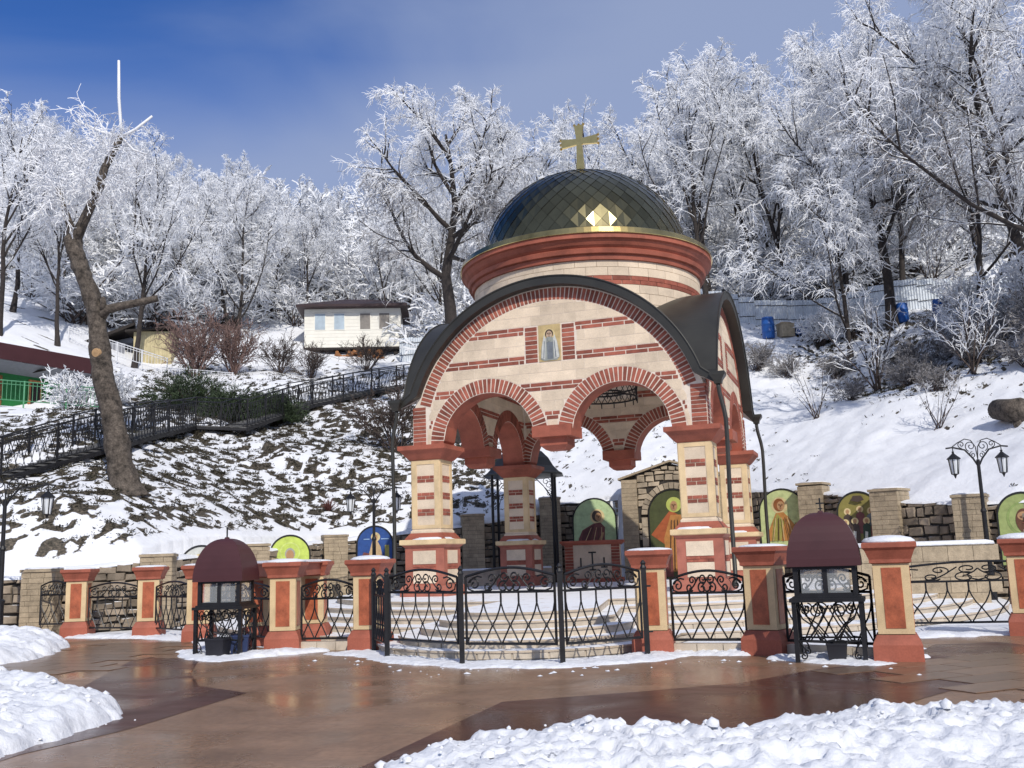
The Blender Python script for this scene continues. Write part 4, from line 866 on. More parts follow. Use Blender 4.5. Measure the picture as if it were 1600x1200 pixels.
# gabled stone portal with the large arched icon
PT = thing('portal', 'gabled stone portal with a large arched painted niche behind the pavilion', 'portal', (4.30, 40.25, 0), math.atan2(-1.02, 3.6))
W_ = 4.0
def gab(u): return 4.58+.62*(1-abs(u-W_/2)/(W_/2))
b = MB(); b.add([(0, .0, -.05), (W_, .0, -.05), (W_, .0, 4.55), (W_/2, .0, 5.15), (0, .0, 4.55), (0, .6, -.05), (W_, .6, -.05), (W_, .6, 4.55), (W_/2, .6, 5.15), (0, .6, 4.55)], [(0, 1, 2, 3, 4), (9, 8, 7, 6, 5), (2, 7, 8, 3), (3, 8, 9, 4), (0, 4, 9, 5), (1, 6, 7, 2)]); core = b.build('core', M['joint'], PT)
NC, NR, NZ = W_/2, .98, 3.15
rnd = random.Random(21); zz = 0
M['rubble_l'] = mat('pale_rubble_stone', (.40, .33, .24), .9, var=.22, nscale=3, bump=.5, bscale=18, rand=.25)
while zz < 5.1:
    h = rnd.uniform(.16, .28); u = .62
    while u < W_-.62:
        l = rnd.uniform(.22, .5); u0, u1 = u, min(u+l, W_-.62); um = (u0+u1)/2; zc0 = zz+rnd.uniform(-.03, .03); zc1 = min(zc0+h, gab(um)-.06)
        inn = (abs(um-NC) < NR+.24 and zc1 < NZ+.05) or math.hypot(um-NC, zc0+h/2-NZ) < NR+.30
        if u1-u0 > .09 and zc1-zc0 > .06 and not inn:
            g = .017; j = lambda: rnd.uniform(-.028, .028); e = rnd.uniform(0, .035); F = [(u0+g+j(), zc0+g+j()), (u1-g+j(), zc0+g+j()), (u1-g+j(), zc1-g+j()), (u0+g+j(), zc1-g+j())]
            mcx, mcz = sum(f[0] for f in F)/4, sum(f[1] for f in F)/4; I_ = [(mcx+(x-mcx)*.86, mcz+(z-mcz)*.82) for x, z in F]; bb = MB()
            bb.add([(x, .02, z) for x, z in F]+[(x, -.03-e, z) for x, z in F]+[(x, -.055-e, z) for x, z in I_], [(0, 1, 5, 4), (1, 2, 6, 5), (2, 3, 7, 6), (3, 0, 4, 7), (4, 5, 9, 8), (5, 6, 10, 9), (6, 7, 11, 10), (7, 4, 8, 11), (8, 9, 10, 11)]); bb.build('stone', M['rubble_l'], core)
        u += l
    zz += h
for u0 in (0, W_-.62):
    bb = MB(); zz = 0
    while zz < 4.5:
        h = rnd.uniform(.12, .2); bb.box((u0+.31, .22, zz+h/2), (.62+rnd.uniform(-.01, .01), .70+rnd.uniform(0, .03), h-.008)); zz += h
    bb.build('quoin', M['pier'], PT, kind='stuff')
b = MB(); b.add([(-.12, -.20, 4.56), (W_/2, -.20, 5.20), (W_+.12, -.20, 4.56), (-.12, .7, 4.56), (W_/2, .7, 5.20), (W_+.12, .7, 4.56), (-.12, -.20, 4.64), (W_/2, -.20, 5.28), (W_+.12, -.20, 4.64), (-.12, .7, 4.64), (W_/2, .7, 5.28), (W_+.12, .7, 4.64)],
      [(0, 1, 7, 6), (1, 2, 8, 7), (6, 7, 10, 9), (7, 8, 11, 10), (0, 3, 4, 1), (1, 4, 5, 2), (3, 9, 10, 4), (4, 10, 11, 5), (0, 6, 9, 3), (2, 5, 11, 8)]); b.build('coping', M['pier'], PT, recalc=True)
for i in range(17):
    a0, a1 = PI*i/17+.012, PI*(i+1)/17-.012; bb = MB(); F = [(NC+r*math.cos(a), NZ+r*math.sin(a)) for r, a in ((NR+.02, a0), (NR+.26, a0), (NR+.26, a1), (NR+.02, a1))]
    bb.add([(x, .02, z) for x, z in F]+[(x, -.10, z) for x, z in F], [(4, 5, 6, 7), (0, 1, 5, 4), (1, 2, 6, 5), (2, 3, 7, 6), (3, 0, 4, 7)]); bb.build('arch_stone', M['rubble_l'], core)
for sx in (-1, 1):
    for i in range(8): bb = MB(); bb.box((NC+sx*(NR+.14), -.04, .2+i*.38), (.24, .13, .36)); bb.build('jamb_stone', M['rubble_l'], core)
def arch_pts(w, zb, zs, n=20): return [(-w, zb), (w, zb)]+[(w*math.cos(PI*i/n), zs+w*math.sin(PI*i/n)) for i in range(n+1)]
def icon(loc, rz, w, zb, zt, back, label, figs, frame=(.02, .02, .02)):
    """arched painted board in a thin iron frame; figs = flat painted shapes, nearest last"""
    t = thing('icon', label, 'icon', loc, rz, 'arched painted icons on the retaining wall'); zs = zt-w
    A = arch_pts(w, zb, zs); n = len(A); b = MB(); b.add([(x, -.03, z) for x, z in A]+[(x, .03, z) for x, z in A], [tuple(range(n)), tuple(range(2*n-1, n-1, -1))]+[(i, n+i, n+(i+1) % n, (i+1) % n) for i in range(n)]); b.build('board', back, t)
    b = MB(); b.tube([(x, -.03, z) for x, z in A[1:]+A[:2]], .032, 5); b.build('frame', paint('black_iron', (.015, .015, .015)), t)
    for i, (nm, pts, m) in enumerate(figs): flat(nm, pts, -.036-.004*i, m, t)
    return t
sk, go, dk = paint('icon_skin', (.42, .24, .12)), paint('pale_gold', (.62, .5, .20)), paint('dark_brown', (.05, .03, .022))
gr = paint('pale_green', (.42, .55, .30)); gr2 = paint('olive_green', (.30, .36, .13)); lg = paint('lime_green', (.50, .62, .12)); bl = paint('deep_blue', (.02, .07, .26)); wn = paint('wine_brown', (.17, .055, .05)); orr = paint('orange_ochre', (.46, .21, .06)); og2 = paint('dark_orange', (.38, .10, .035)); wh = paint('off_white', (.55, .56, .52)); gg = paint('gold_green', (.34, .31, .08))
def face_bits(x, z, s):
    k = paint('line_brown', (.09, .04, .02)); return [('eye', ell(x-.05*s, z+.03*s, .025*s, .014*s, 8), k), ('eye', ell(x+.055*s, z+.03*s, .025*s, .014*s, 8), k), ('brow', [(x-.085*s, z+.06*s), (x-.02*s, z+.075*s), (x-.02*s, z+.062*s), (x-.085*s, z+.05*s)], k), ('brow', [(x+.085*s, z+.06*s), (x+.02*s, z+.075*s), (x+.02*s, z+.062*s), (x+.085*s, z+.05*s)], k), ('nose', [(x-.008*s, z+.04*s), (x+.012*s, z+.04*s), (x+.016*s, z-.05*s), (x-.014*s, z-.05*s)], k), ('mouth', [(x-.035*s, z-.085*s), (x+.035*s, z-.085*s), (x+.03*s, z-.10*s), (x-.03*s, z-.10*s)], paint('lip_red', (.25, .06, .04)))]
def bust(z, s, robe, robe2, dx=0, lean=.0, hair=dk):
    H_ = (dx+lean, z+1.0*s)
    return [('halo', ell(H_[0], H_[1], .30*s, .31*s), go), ('robe', [(dx-.62*s, z-.3*s), (dx+.55*s, z-.3*s), (dx+.50*s, z+.1*s), (dx+.30*s+lean, z+.55*s), (dx+.12*s+lean, z+.75*s), (dx-.16*s+lean, z+.72*s), (dx-.42*s, z+.45*s), (dx-.58*s, z+.1*s)], robe),
            ('mantle', [(dx-.50*s, z-.3*s), (dx-.15*s, z-.3*s), (dx+.0*s, z+.4*s), (dx-.1*s+lean, z+.70*s), (dx-.40*s, z+.42*s)], robe2), ('hair', ell(H_[0]-.02*s, H_[1]+.02*s, .205*s, .235*s), hair), ('face', ell(H_[0]+.04*s, H_[1]-.02*s, .135*s, .175*s), sk),
            ('hand', [(dx+.25*s, z+.05*s), (dx+.38*s, z+.02*s), (dx+.48*s, z+.32*s), (dx+.42*s, z+.36*s)], sk)]+face_bits(H_[0]+.04*s, H_[1]-.02*s, s)+[('fold', [(dx+q*s, z-.28*s), (dx+(q+.035)*s, z-.28*s), (dx+(q*.55+.06)*s+lean*.7, z+.55*s), (dx+(q*.55+.035)*s+lean*.7, z+.55*s)], paint('fold_shadow', (.10, .05, .03)) if i_ % 2 else paint('fold_light', (.55, .38, .2))) for i_, q in enumerate((-.45, -.25, -.05, .15, .33))]
for nm_, p_, m_ in face_bits(0, .23, .62): flat(nm_, p_, -.037, m_, gi)
for sx in (-1, 1): flat('fold', [(sx*.16, -.42), (sx*.185, -.42), (sx*.15, .05), (sx*.13, .05)], -.030, paint('slate', (.16, .18, .2)), gi)
icon((3.20, 41.0, 0), rad(-6), .88, 1.9, 3.92, gr, 'pale green icon of a robed woman bowing, seen through the right arch', bust(2.2, .98, wn, paint('dark_wine', (.10, .03, .03)), -.1, .22))
NI = icon((4.30+2*.963-.02, 40.25-2*.2728-.12, 0), math.atan2(-1.02, 3.6), .96, .5, 4.10, paint('dark_olive', (.07, .08, .03)), 'large orange and dark green icon in the gabled portal niche', [
    ('rays', [(-.9, 2.35), (-.1, 3.3), (.5, 2.9), (-.1, 1.75)], og2), ('halo', ell(.05, 3.5, .3, .3), paint('yellow_green', (.45, .5, .12))), ('robe', [(-.35, .9), (.55, .9), (.6, 2.4), (.3, 3.1), (-.1, 3.1), (-.4, 2.2)], orr), ('mantle', [(-.7, .7), (-.1, .7), (-.1, 1.7), (-.6, 1.75)], wn), ('face', ell(.05, 3.45, .14, .2), sk)]+face_bits(.05, 3.45, 1.0)+[('fold', [(q, .95), (q+.04, .95), (q*.6+.10, 2.9), (q*.6+.07, 2.9)], paint('fold_shadow', (.10, .05, .03))) for q in (-.25, -.05, .15, .35)])
icon((9.36, 35.2, 0), rad(-28), .80, 1.6, 3.72, paint('pale_lime', (.50, .56, .26)), 'pale green icon of a long-haired man in orange robes', bust(2.2, .95, orr, gg, .05, -.12, paint('red_brown', (.25, .09, .03))))
saints = []
for i, (x, z) in enumerate([(-.32, 2.72), (.05, 2.78), (.36, 2.72), (-.40, 2.38), (-.12, 2.42), (.22, 2.42), (.45, 2.38)]):
    rb = [dk, wn, paint('slate', (.16, .18, .2)), wn, dk, paint('dark_green', (.03, .05, .03)), wn][i]; saints += [('halo', ell(x, z, .105, .11, 14), go), ('robe', [(x-.13, z-.75), (x+.13, z-.75), (x+.12, z-.15), (x, z-.06), (x-.12, z-.15)], rb), ('face', ell(x, z, .05, .07, 12), sk)]
saints += [('scroll', [(-.22, 1.75), (-.14, 1.75), (-.10, 2.1), (-.18, 2.12)], wh), ('scroll', [(.12, 1.72), (.2, 1.72), (.24, 2.08), (.16, 2.1)], wh), ('angel', [(-.2, 3.06), (0, 3.0), (.2, 3.06), (.12, 3.2), (-.12, 3.2)], dk)]
icon((10.66, 31.2, 0), rad(-20), .62, 1.45, 3.32, paint('gold_olive', (.22, .19, .05)), 'dark gold icon crowded with many saints behind the right cabinet', saints)
icon((13.75, 27.2, 0), rad(-22), .64, 1.0, 2.95, gr2, 'olive green icon of a bearded bishop at the right picture edge', [('halo', ell(0, 2.25, .42, .46), paint('moss', (.24, .32, .10))), ('halo_ring', ell(0, 2.25, .36, .40), gr2), ('robe', [(-.5, 1.0), (.5, 1.0), (.42, 1.5), (.2, 1.85), (-.2, 1.85), (-.42, 1.5)], wn), ('collar', [(-.36, 1.45), (-.1, 1.75), (.1, 1.75), (.36, 1.45), (.1, 1.3), (-.1, 1.3)], wh), ('face', ell(0, 2.2, .2, .32), paint('brown_skin', (.12, .05, .025))), ('brow', ell(0, 2.32, .15, .12), sk)]+face_bits(0, 2.24, 1.15)+[('cross', [(x_-.07, z_), (x_+.07, z_), (x_+.07, z_+.05), (x_-.07, z_+.05)], dk) for x_, z_ in ((-.22, 1.42), (.22, 1.42), (0, 1.32))])
icon((-5.28, 37.3, 0), rad(12), .66, 1.4, 2.95, bl, 'blue icon with a pale seated figure behind the middle lamp post', [('halo', ell(.02, 2.55, .17, .17), go), ('robe', [(-.3, 1.7), (.3, 1.7), (.2, 2.2), (.08, 2.42), (-.1, 2.42), (-.18, 2.1)], paint('sand', (.5, .36, .2))), ('tower', [(.36, 1.8), (.52, 1.8), (.52, 2.25), (.36, 2.25)], gg), ('rock', [(-.55, 1.7), (-.3, 1.7), (-.2, 1.95), (-.42, 2.0)], wn), ('lettering', [(-.42, 2.46), (-.2, 2.46), (-.2, 2.49), (-.42, 2.49)], paint('pale_blue', (.3, .45, .7))), ('lettering', [(.22, 2.46), (.52, 2.46), (.52, 2.49), (.22, 2.49)], paint('pale_blue', (.3, .45, .7))), ('face', ell(.02, 2.53, .07, .1), sk)])
icon((-7.74, 34.2, 0), rad(18), .67, 1.2, 2.62, lg, 'yellow-green icon rising above the left red posts', [('halo', ell(0, 2.05, .34, .34), paint('yellow_green2', (.56, .66, .2))), ('halo_ring', ell(0, 2.05, .30, .30), lg), ('hair', ell(0, 2.0, .17, .2), paint('grey', (.35, .34, .3))), ('face', ell(0, 1.95, .13, .18), sk), ('robe', [(-.5, 1.25), (.5, 1.25), (.3, 1.7), (-.3, 1.7)], wn)])
icon((-9.5, 30.2, 0), rad(20), .60, 1.0, 2.28, wh, 'pale icon mostly hidden behind the left maroon hood', [('halo', ell(0, 1.75, .3, .3), go), ('robe', [(-.45, 1.0), (.45, 1.0), (.25, 1.5), (-.25, 1.5)], bl), ('face', ell(0, 1.72, .12, .17), sk)])
# low pale bench wall and tan wall pieces round the podium
t = thing('bench_wall', 'low pale curved stone wall with snow on top behind the left arch', 'wall', (CX, CY, 0))
b = MB(); b.lathe(0, 0, [(7.2, .66), (7.2, 1.22), (6.85, 1.22), (6.85, .66)], 20, a0=rad(100), a1=rad(150)); b.build('body', M['riser'], t); b = MB(); b.lathe(0, 0, [(7.22, 1.215), (7.2, 1.26), (7.0, 1.29), (6.83, 1.225)], 20, a0=rad(100), a1=rad(150)); b.build('snow_cap', M['snow'], t, smooth=True)
t = thing('parapet_wall', 'tan block wall with snow on top behind the right fence', 'wall', (8.6, 26.2, 0), rad(-8))
b = MB()
for i in range(6):
    for j in range(4): b.box((i*.62-.02+(.3 if j % 2 else 0), .2, .2+j*.40), (.61, .42, .39))
b.build('block', M['pier'], t, kind='stuff'); b = MB(); b.frust(1.7, .2, [(1.9, 1.605), (1.88, 1.68), (1.7, 1.72)]); b.v = [(x, .2+(y-.2)*.13, z) for x, y, z in b.v]; b.build('snow_cap', M['snow'], t, smooth=True)
# altar table with painted crosses
t = thing('altar_table', 'cream and red brick altar table with dark crosses under the right arch', 'altar', (2.78, 37.0, 0), rad(-8))
b = MB(); b.box((0, 0, 1.36), (2.0, 1.0, 1.40)); b.build('body', M['cream'], t)
b = MB()
for sx in (-1, 1):
    for i in range(12): b.box((sx*.84, -.505, .76+i*.11), (.30, .03, .095))
b.build('brickwork', M['brick'], t, kind='stuff'); b = MB(); b.frust(0, 0, [(1.06, 2.0), (1.12, 2.06), (1.16, 2.08), (1.16, 2.16)]); b.v = [(x, y*.55, z) for x, y, z in b.v]; b.build('table_top', M['redp'], t); b = MB(); b.box((0, 0, .74), (2.2, 1.16, .14)); b.build('plinth', M['redp'], t)
bk = paint('black_iron', (.015, .015, .015)); b = MB()
for x, z, h in ((0, 1.42, .62), (-.42, 1.36, .32), (.42, 1.36, .32)):
    b.box((x, -.52, z), (.05, .02, h)); b.box((x, -.521, z-h/2), (.24, .02, .05)); b.box((x, -.522, z+h*.5), (.28 if x == 0 else .05, .02, .05))
b.build('cross', bk, t)
# iron canopy over the well
t = thing('well_canopy', 'black iron canopy with curved roof behind the left rear column', 'canopy', (.35, 38.9, .0), rad(-5))
b = MB(); n = 16; pr = [(1.5, 4.80), (1.38, 4.88), (1.18, 5.10), (1.0, 5.42), (.75, 5.68), (.4, 5.85), (.05, 5.95)]; b.frust(0, 0, pr, n=8); b.build('roof', M['roofm'], t); b = MB(); b.frust(0, 0, [(1.52, 4.74), (1.52, 4.80)], n=8); b.build('eave', M['roofm'], t)
for sx in (-1, 1):
    for sy in (-1, 1): b = MB(); b.tube([(sx*1.15, sy*1.0, 0), (sx*1.15, sy*1.0, 4.76)], .055, 8); b.build('post', M['iron'], t)
for sx in (-1, 1):
    for sy in (-1, 1):
        b = MB(); b.tube([(sx*1.15, sy*1.0, 3.5), (sx*1.05, sy*1.0, 3.9), (sx*.8, sy*1.0, 4.3), (sx*.4, sy*1.0, 4.72)], .014, 5); b.tube([(x*sx, sy*1.0, z) for x, _, z in spiral((.92, 4.45), .16, 1.3, 0, 1)], .012, 4); b.tube([(x*sx, sy*1.0, z) for x, _, z in spiral((1.0, 4.0), .12, 1.3, 2, -1)], .012, 4); b.build('bracket', M['iron'], t)
# ------------------------------------------------------------------ lamp posts
M['lampglass'] = mat('frosted_lamp_glass', (.72, .75, .78), .15, var=.05, bump=0); 
def lamp(loc, rz, label, H, arms, z0=0.0, span=.76, ls=1.0):
    t = thing('lamp_post', label, 'lamp', (loc[0], loc[1], z0), rz, 'black wrought iron lamp posts with hanging lanterns')
    b = MB(); b.tube([(0, 0, 0), (0, 0, .1), (0, 0, .11), (0, 0, .9), (0, 0, 1.0), (0, 0, 1.05), (0, 0, H*.55), (0, 0, H*.56), (0, 0, H*.58), (0, 0, H-.55)], [.16, .16, .11, .10, .13, .07, .06, .085, .05, .045], 10); b.build('pole', M['iron'], t)
    for s in arms:
        b = MB(); b.tube([(0, 0, H-.75), (s*.12, 0, H-.52), (s*.32, 0, H-.28), (s*span, 0, H-.20), (s*(span+.18), 0, H-.22)], .025, 6)
        b.tube([(s*x, y, z) for x, y, z in spiral((.16, H-.18), .15, 1.4, -1.2, 1)], .013, 5); b.tube([(s*x, y, z) for x, y, z in spiral((.40, H-.13), .10, 1.4, -1.6, 1)], .013, 5); b.tube([(s*x, y, z) for x, y, z in spiral((.12, H-.42), .09, 1.4, 1.5, -1)], .012, 5)
        b.tube([(0, 0, H-.55), (s*.03, 0, H-.2), (s*.14, 0, H-.02), (s*.3, 0, H+.02), (s*.5, 0, H-.08), (s*span, 0, H-.18)], .014, 5); b.tube([(s*span, 0, H-.2), (s*span, 0, H-.33)], .014, 5); arm_ = b.build('arm', M['iron'], t)
        zt = H-.32; x = s*span; b = MB()
        L_ = lambda r, dz: (r*ls, zt+dz*ls)
        b.frust(x, 0, [L_(.02, .02), L_(.035, 0), L_(.03, -.05), L_(.10, -.13), L_(.19, -.22), L_(.19, -.25)], n=6); b.frust(x, 0, [L_(.012, -.88), L_(.035, -.80), L_(.05, -.77), L_(.11, -.74)], n=6)
        for i in range(6): a = PI/6+2*PI*i/6+PI/6; b.tube([(x+.175*ls*math.cos(a), .175*ls*math.sin(a), zt-.25*ls), (x+.115*ls*math.cos(a), .115*ls*math.sin(a), zt-.74*ls)], .013, 4)
        lan = b.build('lantern', M['iron'], t); b = MB(); b.frust(x, 0, [L_(.09, -.73), L_(.145, -.255)], n=6); b.build('glass', M['lampglass'], lan)
    return t
lamp((12.6, 27.0), rad(-4), 'black double lantern lamp post on the right before the snow slope', 4.42, (-1, 1), 0.0, .64, .82)
lamp((-4.70, 33.0), rad(4), 'black double lantern lamp post left of the pavilion', 4.25, (-1, 1), 0.0, .76, .85)
lamp((-12.52, 24.4), rad(10), 'black lamp post cut by the left picture edge, one lantern showing', 3.98, (-1, 1), 0.0, .98, .82)
# ------------------------------------------------------------------ hillside stairs with iron railings
SP = [(-18.6, 28.6, 3.75), (-16.1, 31.0, 4.63), (-14.0, 34.0, 5.80), (-13.9, 38.0, 6.72), (-13.9, 43.0, 7.76), (-11.9, 44.0, 7.76), (-10.4, 51.0, 9.80), (-7.9, 55.0, 11.1), (-5.4, 57.6, 11.9)]
M['snowy_step'] = mat('snowy_stair_tread', (.10, .10, .10), .7, var=.2, snowtop=.55)
def offset(P, w):
    o = []
    for i, p in enumerate(P):
        a = Vector(P[max(i-1, 0)]).xy; b = Vector(P[min(i+1, len(P)-1)]).xy; d = (b-a).normalized(); o.append((p[0]-d.y*w, p[1]+d.x*w, p[2]))
    return o
stairs = thing('hillside_stairs', 'black iron staircase with snowy treads climbing the left slope', 'stairs')
far_ = offset(SP, 1.5)
for i in range(len(SP)-1):
    a, b_, c, d = [Vector(q) for q in (SP[i], SP[i+1], far_[i], far_[i+1])]; n = max(4, int((b_-a).length/.36))
    for j in range(n):
        t0, t1 = j/n, (j+1)/n; z = a.z+(b_.z-a.z)*t1; q = [a.lerp(b_, t0), a.lerp(b_, t1+.02), c.lerp(d, t1+.02), c.lerp(d, t0)]
        b = MB(); b.prism([(v.x, v.y) for v in q], z-.05, z); b.build('tread', M['snowy_step'], stairs)
for P_ in (SP, far_):
    b = MB()
    for i in range(len(P_)-1):
        p, q = Vector(P_[i]), Vector(P_[i+1]); b.add([(p.x, p.y, p.z-.16), (q.x, q.y, q.z-.16), (q.x, q.y, q.z-.02), (p.x, p.y, p.z-.02), (p.x+.05, p.y+.05, p.z-.16), (q.x+.05, q.y+.05, q.z-.16), (q.x+.05, q.y+.05, q.z-.02), (p.x+.05, p.y+.05, p.z-.02)], [(0, 1, 2, 3), (7, 6, 5, 4), (3, 2, 6, 7), (4, 5, 1, 0)])
    b.build('stringer', M['iron'], stairs)
def railing(p, q, label, H=1.25, name='stair_railing', m=None, gap=.13, curl=True, group='iron railings of the hillside stairs'):
    m = m or M['iron']; p, q = Vector(p), Vector(q); L = (q.xy-p.xy).length; rz = math.atan2(q.y-p.y, q.x-p.x); sl = (q.z-p.z)/L
    t = thing(name, label, 'railing', p, rz, group); r = .022
    b = MB(); b.tube([(0, 0, H), (L, 0, H+sl*L)], r*1.2, 4); b.tube([(0, 0, H*.84), (L, 0, H*.84+sl*L)], r*.8, 4); b.tube([(0, 0, .10), (L, 0, .10+sl*L)], r, 4); b.build('rail', m, t)
    n = max(1, round(L/1.9))
    for i in range(n+1): b = MB(); x = L*i/n; b.box((x, 0, H/2+sl*x-.1), (.06, .06, H+.28)); b.build('post', m, t)
    b = MB(); k = int(L/gap)
    for i in range(1, k):
        x = L*i/k; s = 1 if i % 2 else -1
        if curl: b.tube([(x, 0, .10+sl*x), (x+s*.07, 0, .3+sl*x), (x+s*.02, 0, .55+sl*x), (x-s*.07, 0, .8+sl*x), (x, 0, H*.84+sl*x)], .016, 3)
        else: b.tube([(x, 0, .1+sl*x), (x, 0, H+sl*x)], .012, 3)
    b.build('baluster', m, t, kind='stuff')
RL = ['at the left picture edge', 'behind the leaning trunk', 'just right of the leaning trunk', 'below the evergreen bushes', 'on the level landing', 'climbing to the right past the evergreens', 'climbing towards the white cabin', 'top flight nearest the pavilion roof']
for i in range(len(SP)-1):
    railing(SP[i], SP[i+1], 'near stair railing, '+RL[i]); railing(far_[i], far_[i+1], 'far stair railing, '+RL[i])
# ------------------------------------------------------------------ cabin on the hill
M['siding'] = mat('cream_siding', (.78, .76, .68), .6, var=.05, nscale=2, bump=.03); M['dkroof'] = mat('dark_maroon_roof', (.032, .014, .016), .5, var=.2, nscale=2, bump=.1, bscale=10); M['shutter'] = mat('grey_shutter', (.22, .20, .18), .6); M['bluepane'] = mat('painted_reflection_pane', (.42, .50, .56), .1, var=.15, nscale=1.2, bump=0)  # pale blue of the cabin panes is a sky reflection put into the colour
M['dark'] = mat('dark_timber', (.025, .02, .018), .8)
cab = thing('cabin', 'cream cabin with a dark hipped roof on the hill', 'cabin', (-10.75, 66.0, 16.05), rad(4)); w, d, h = 6.5, 4.6, 2.72
b = MB(); b.box((0, d/2, h/2), (w, d, h)); wl = b.build('wall', M['siding'], cab)
for i in range(11): b = MB(); b.box((0, -.012, .1+i*.245), (w+.02, .03, .235)); b.build('board', M['siding'], wl)
for x, mt, nm in ((-2.2, 'bluepane', 'window'), (-.9, 'bluepane', 'window'), (.85, 'shutter', 'window'), (2.15, 'shutter', 'window')):
    b = MB(); b.box((x, -.03, 1.80), (.80, .06, 1.22)); wi = b.build(nm, M['siding'], cab); b = MB(); b.box((x, -.055, 1.80), (.68, .03, 1.10)); b.build('pane' if mt == 'bluepane' else 'shutter', M[mt], wi)
b = MB(); e = .5; z0 = h+.0
b.add([(-w/2-e, -e-.2, z0), (w/2+e, -e-.2, z0), (w/2+e, d+e, z0), (-w/2-e, d+e, z0), (-w/2-e, -e-.2, z0+.16), (w/2+e, -e-.2, z0+.16), (w/2+e, d+e, z0+.16), (-w/2-e, d+e, z0+.16), (-.9, d/2, z0+1.25), (.9, d/2, z0+1.25)], [(3, 2, 1, 0), (0, 1, 5, 4), (1, 2, 6, 5), (2, 3, 7, 6), (3, 0, 4, 7), (4, 5, 9, 8), (5, 6, 9), (6, 7, 8, 9), (7, 4, 8)]); b.build('roof', M['dkroof'], cab)
b = MB(); b.box((0, d/2, -.06), (w+.1, d+.1, .14)); b.build('floor_beam', M['dark'], cab)
for sx in (-1, 0, 1): b = MB(); b.box((sx*2.9, .3, -.6), (.25, .25, 1.1)); b.build('pile', M['dark'], cab)
M['wood'] = mat('cut_firewood', (.30, .13, .05), .8, var=.3, nscale=5, rand=.4)
t = thing('firewood_pile', 'orange firewood stacked under the white cabin', 'firewood', (-10.3, 66.3, 15.2)); rnd = random.Random(4)
for i in range(46):
    b = MB(); x, z = rnd.uniform(-1.7, 1.7), rnd.uniform(0, .6); r = rnd.uniform(.09, .15); b.tube([(x, -.4+rnd.uniform(-.1, .1), z), (x+rnd.uniform(-.1, .1), .5, z)], r, 7); b.build('log', M['wood'], t)
# green building, shed
M['greenwall'] = mat('green_painted_wall', (.015, .16, .04), .55, var=.15, nscale=1.5, bump=.03); M['soffit'] = mat('grey_soffit', (.20, .21, .24), .6, var=.1)
t = thing('green_building', 'green building with a long maroon roof at the left edge', 'building', (-27.6, 43.3, 9.5), math.atan2(9.0, 5.1)); L = 10.3
b = MB(); b.box((L/2, 2.6, 1.1), (L, 4.0, 2.2)); b.build('wall', M['greenwall'], t)
b = MB(); b.add([(-.3, -.9, 2.35), (L+.4, -.9, 2.35), (L+.4, -.9, 3.15), (-.3, -.9, 3.15), (-.3, 5.2, 2.9), (L+.4, 5.2, 2.9), (L+.4, 5.2, 3.7), (-.3, 5.2, 3.7)], [(0, 1, 2, 3), (3, 2, 6, 7), (1, 5, 6, 2), (0, 3, 7, 4), (4, 7, 6, 5)]); b.build('roof', M['maroon'], t)
b = MB(); b.add([(-.3, -.88, 2.34), (L+.4, -.88, 2.34), (L+.4, .62, 2.0), (-.3, .62, 2.0)], [(3, 2, 1, 0)]); b.build('soffit', M['soffit'], t)
for x in (1.5, 4.2, 6.9, 9.6): b = MB(); b.box((x, -.15, 2.17), (.07, 1.5, .1)); b.build('rafter', M['dark'], t)
for x in (5.2, 7.4): b = MB(); b.box((x, .58, 1.1), (.75, .08, 1.5)); wi = b.build('window', M['wood'], t); b = MB(); b.box((x, .535, 1.1), (.5, .03, 1.2)); b.build('pane', M['dark'], wi)
t = thing('shed', 'small shed with a yellowish plank wall left of the reddish shrub', 'shed', (-22.4, 60.6, 13.6), rad(8))
b = MB(); b.box((0, 1.2, 1.35), (2.3, 2.4, 2.7)); b.build('wall', mat('yellow_planks', (.50, .43, .25), .8, var=.25, nscale=2, bump=.3), t)
for i in range(9): b = MB(); b.box((-1.02+i*.255, -.02, 1.35), (.245, .05, 2.68)); b.build('plank', bpy.data.materials['yellow_planks'], t)
b = MB(); b.add([(-1.6, -.4, 2.6), (1.4, -.4, 2.9), (1.4, 2.8, 2.9), (-1.6, 2.8, 2.6), (-1.6, -.4, 2.72), (1.4, -.4, 3.02), (1.4, 2.8, 3.02), (-1.6, 2.8, 2.72)], [(3, 2, 1, 0), (4, 5, 6, 7), (0, 1, 5, 4), (1, 2, 6, 5), (2, 3, 7, 6), (3, 0, 4, 7)]); b.build('roof', M['dark'], t)
t = thing('outbuilding', 'grey outbuilding with a pitched dark roof behind the leaning trunk', 'shed', (-25.4, 60.2, 13.2), rad(20))
b = MB(); b.box((0, 1.2, 1.2), (2.6, 2.4, 2.4)); b.build('wall', M['soffit'], t); b = MB(); b.add([(-2.0, -.5, 1.7), (1.9, -.5, 3.5), (1.9, 3, 3.5), (-2.0, 3, 1.7), (-2.0, -.5, 1.9), (1.9, -.5, 3.7), (1.9, 3, 3.7), (-2.0, 3, 1.9)], [(3, 2, 1, 0), (4, 5, 6, 7), (0, 1, 5, 4), (1, 2, 6, 5), (2, 3, 7, 6), (3, 0, 4, 7)]); b.build('roof', M['dark'], t)
b = MB(); b.box((0, -.02, .35), (2.64, .06, .8)); b.build('plinth', M['dark'], t)
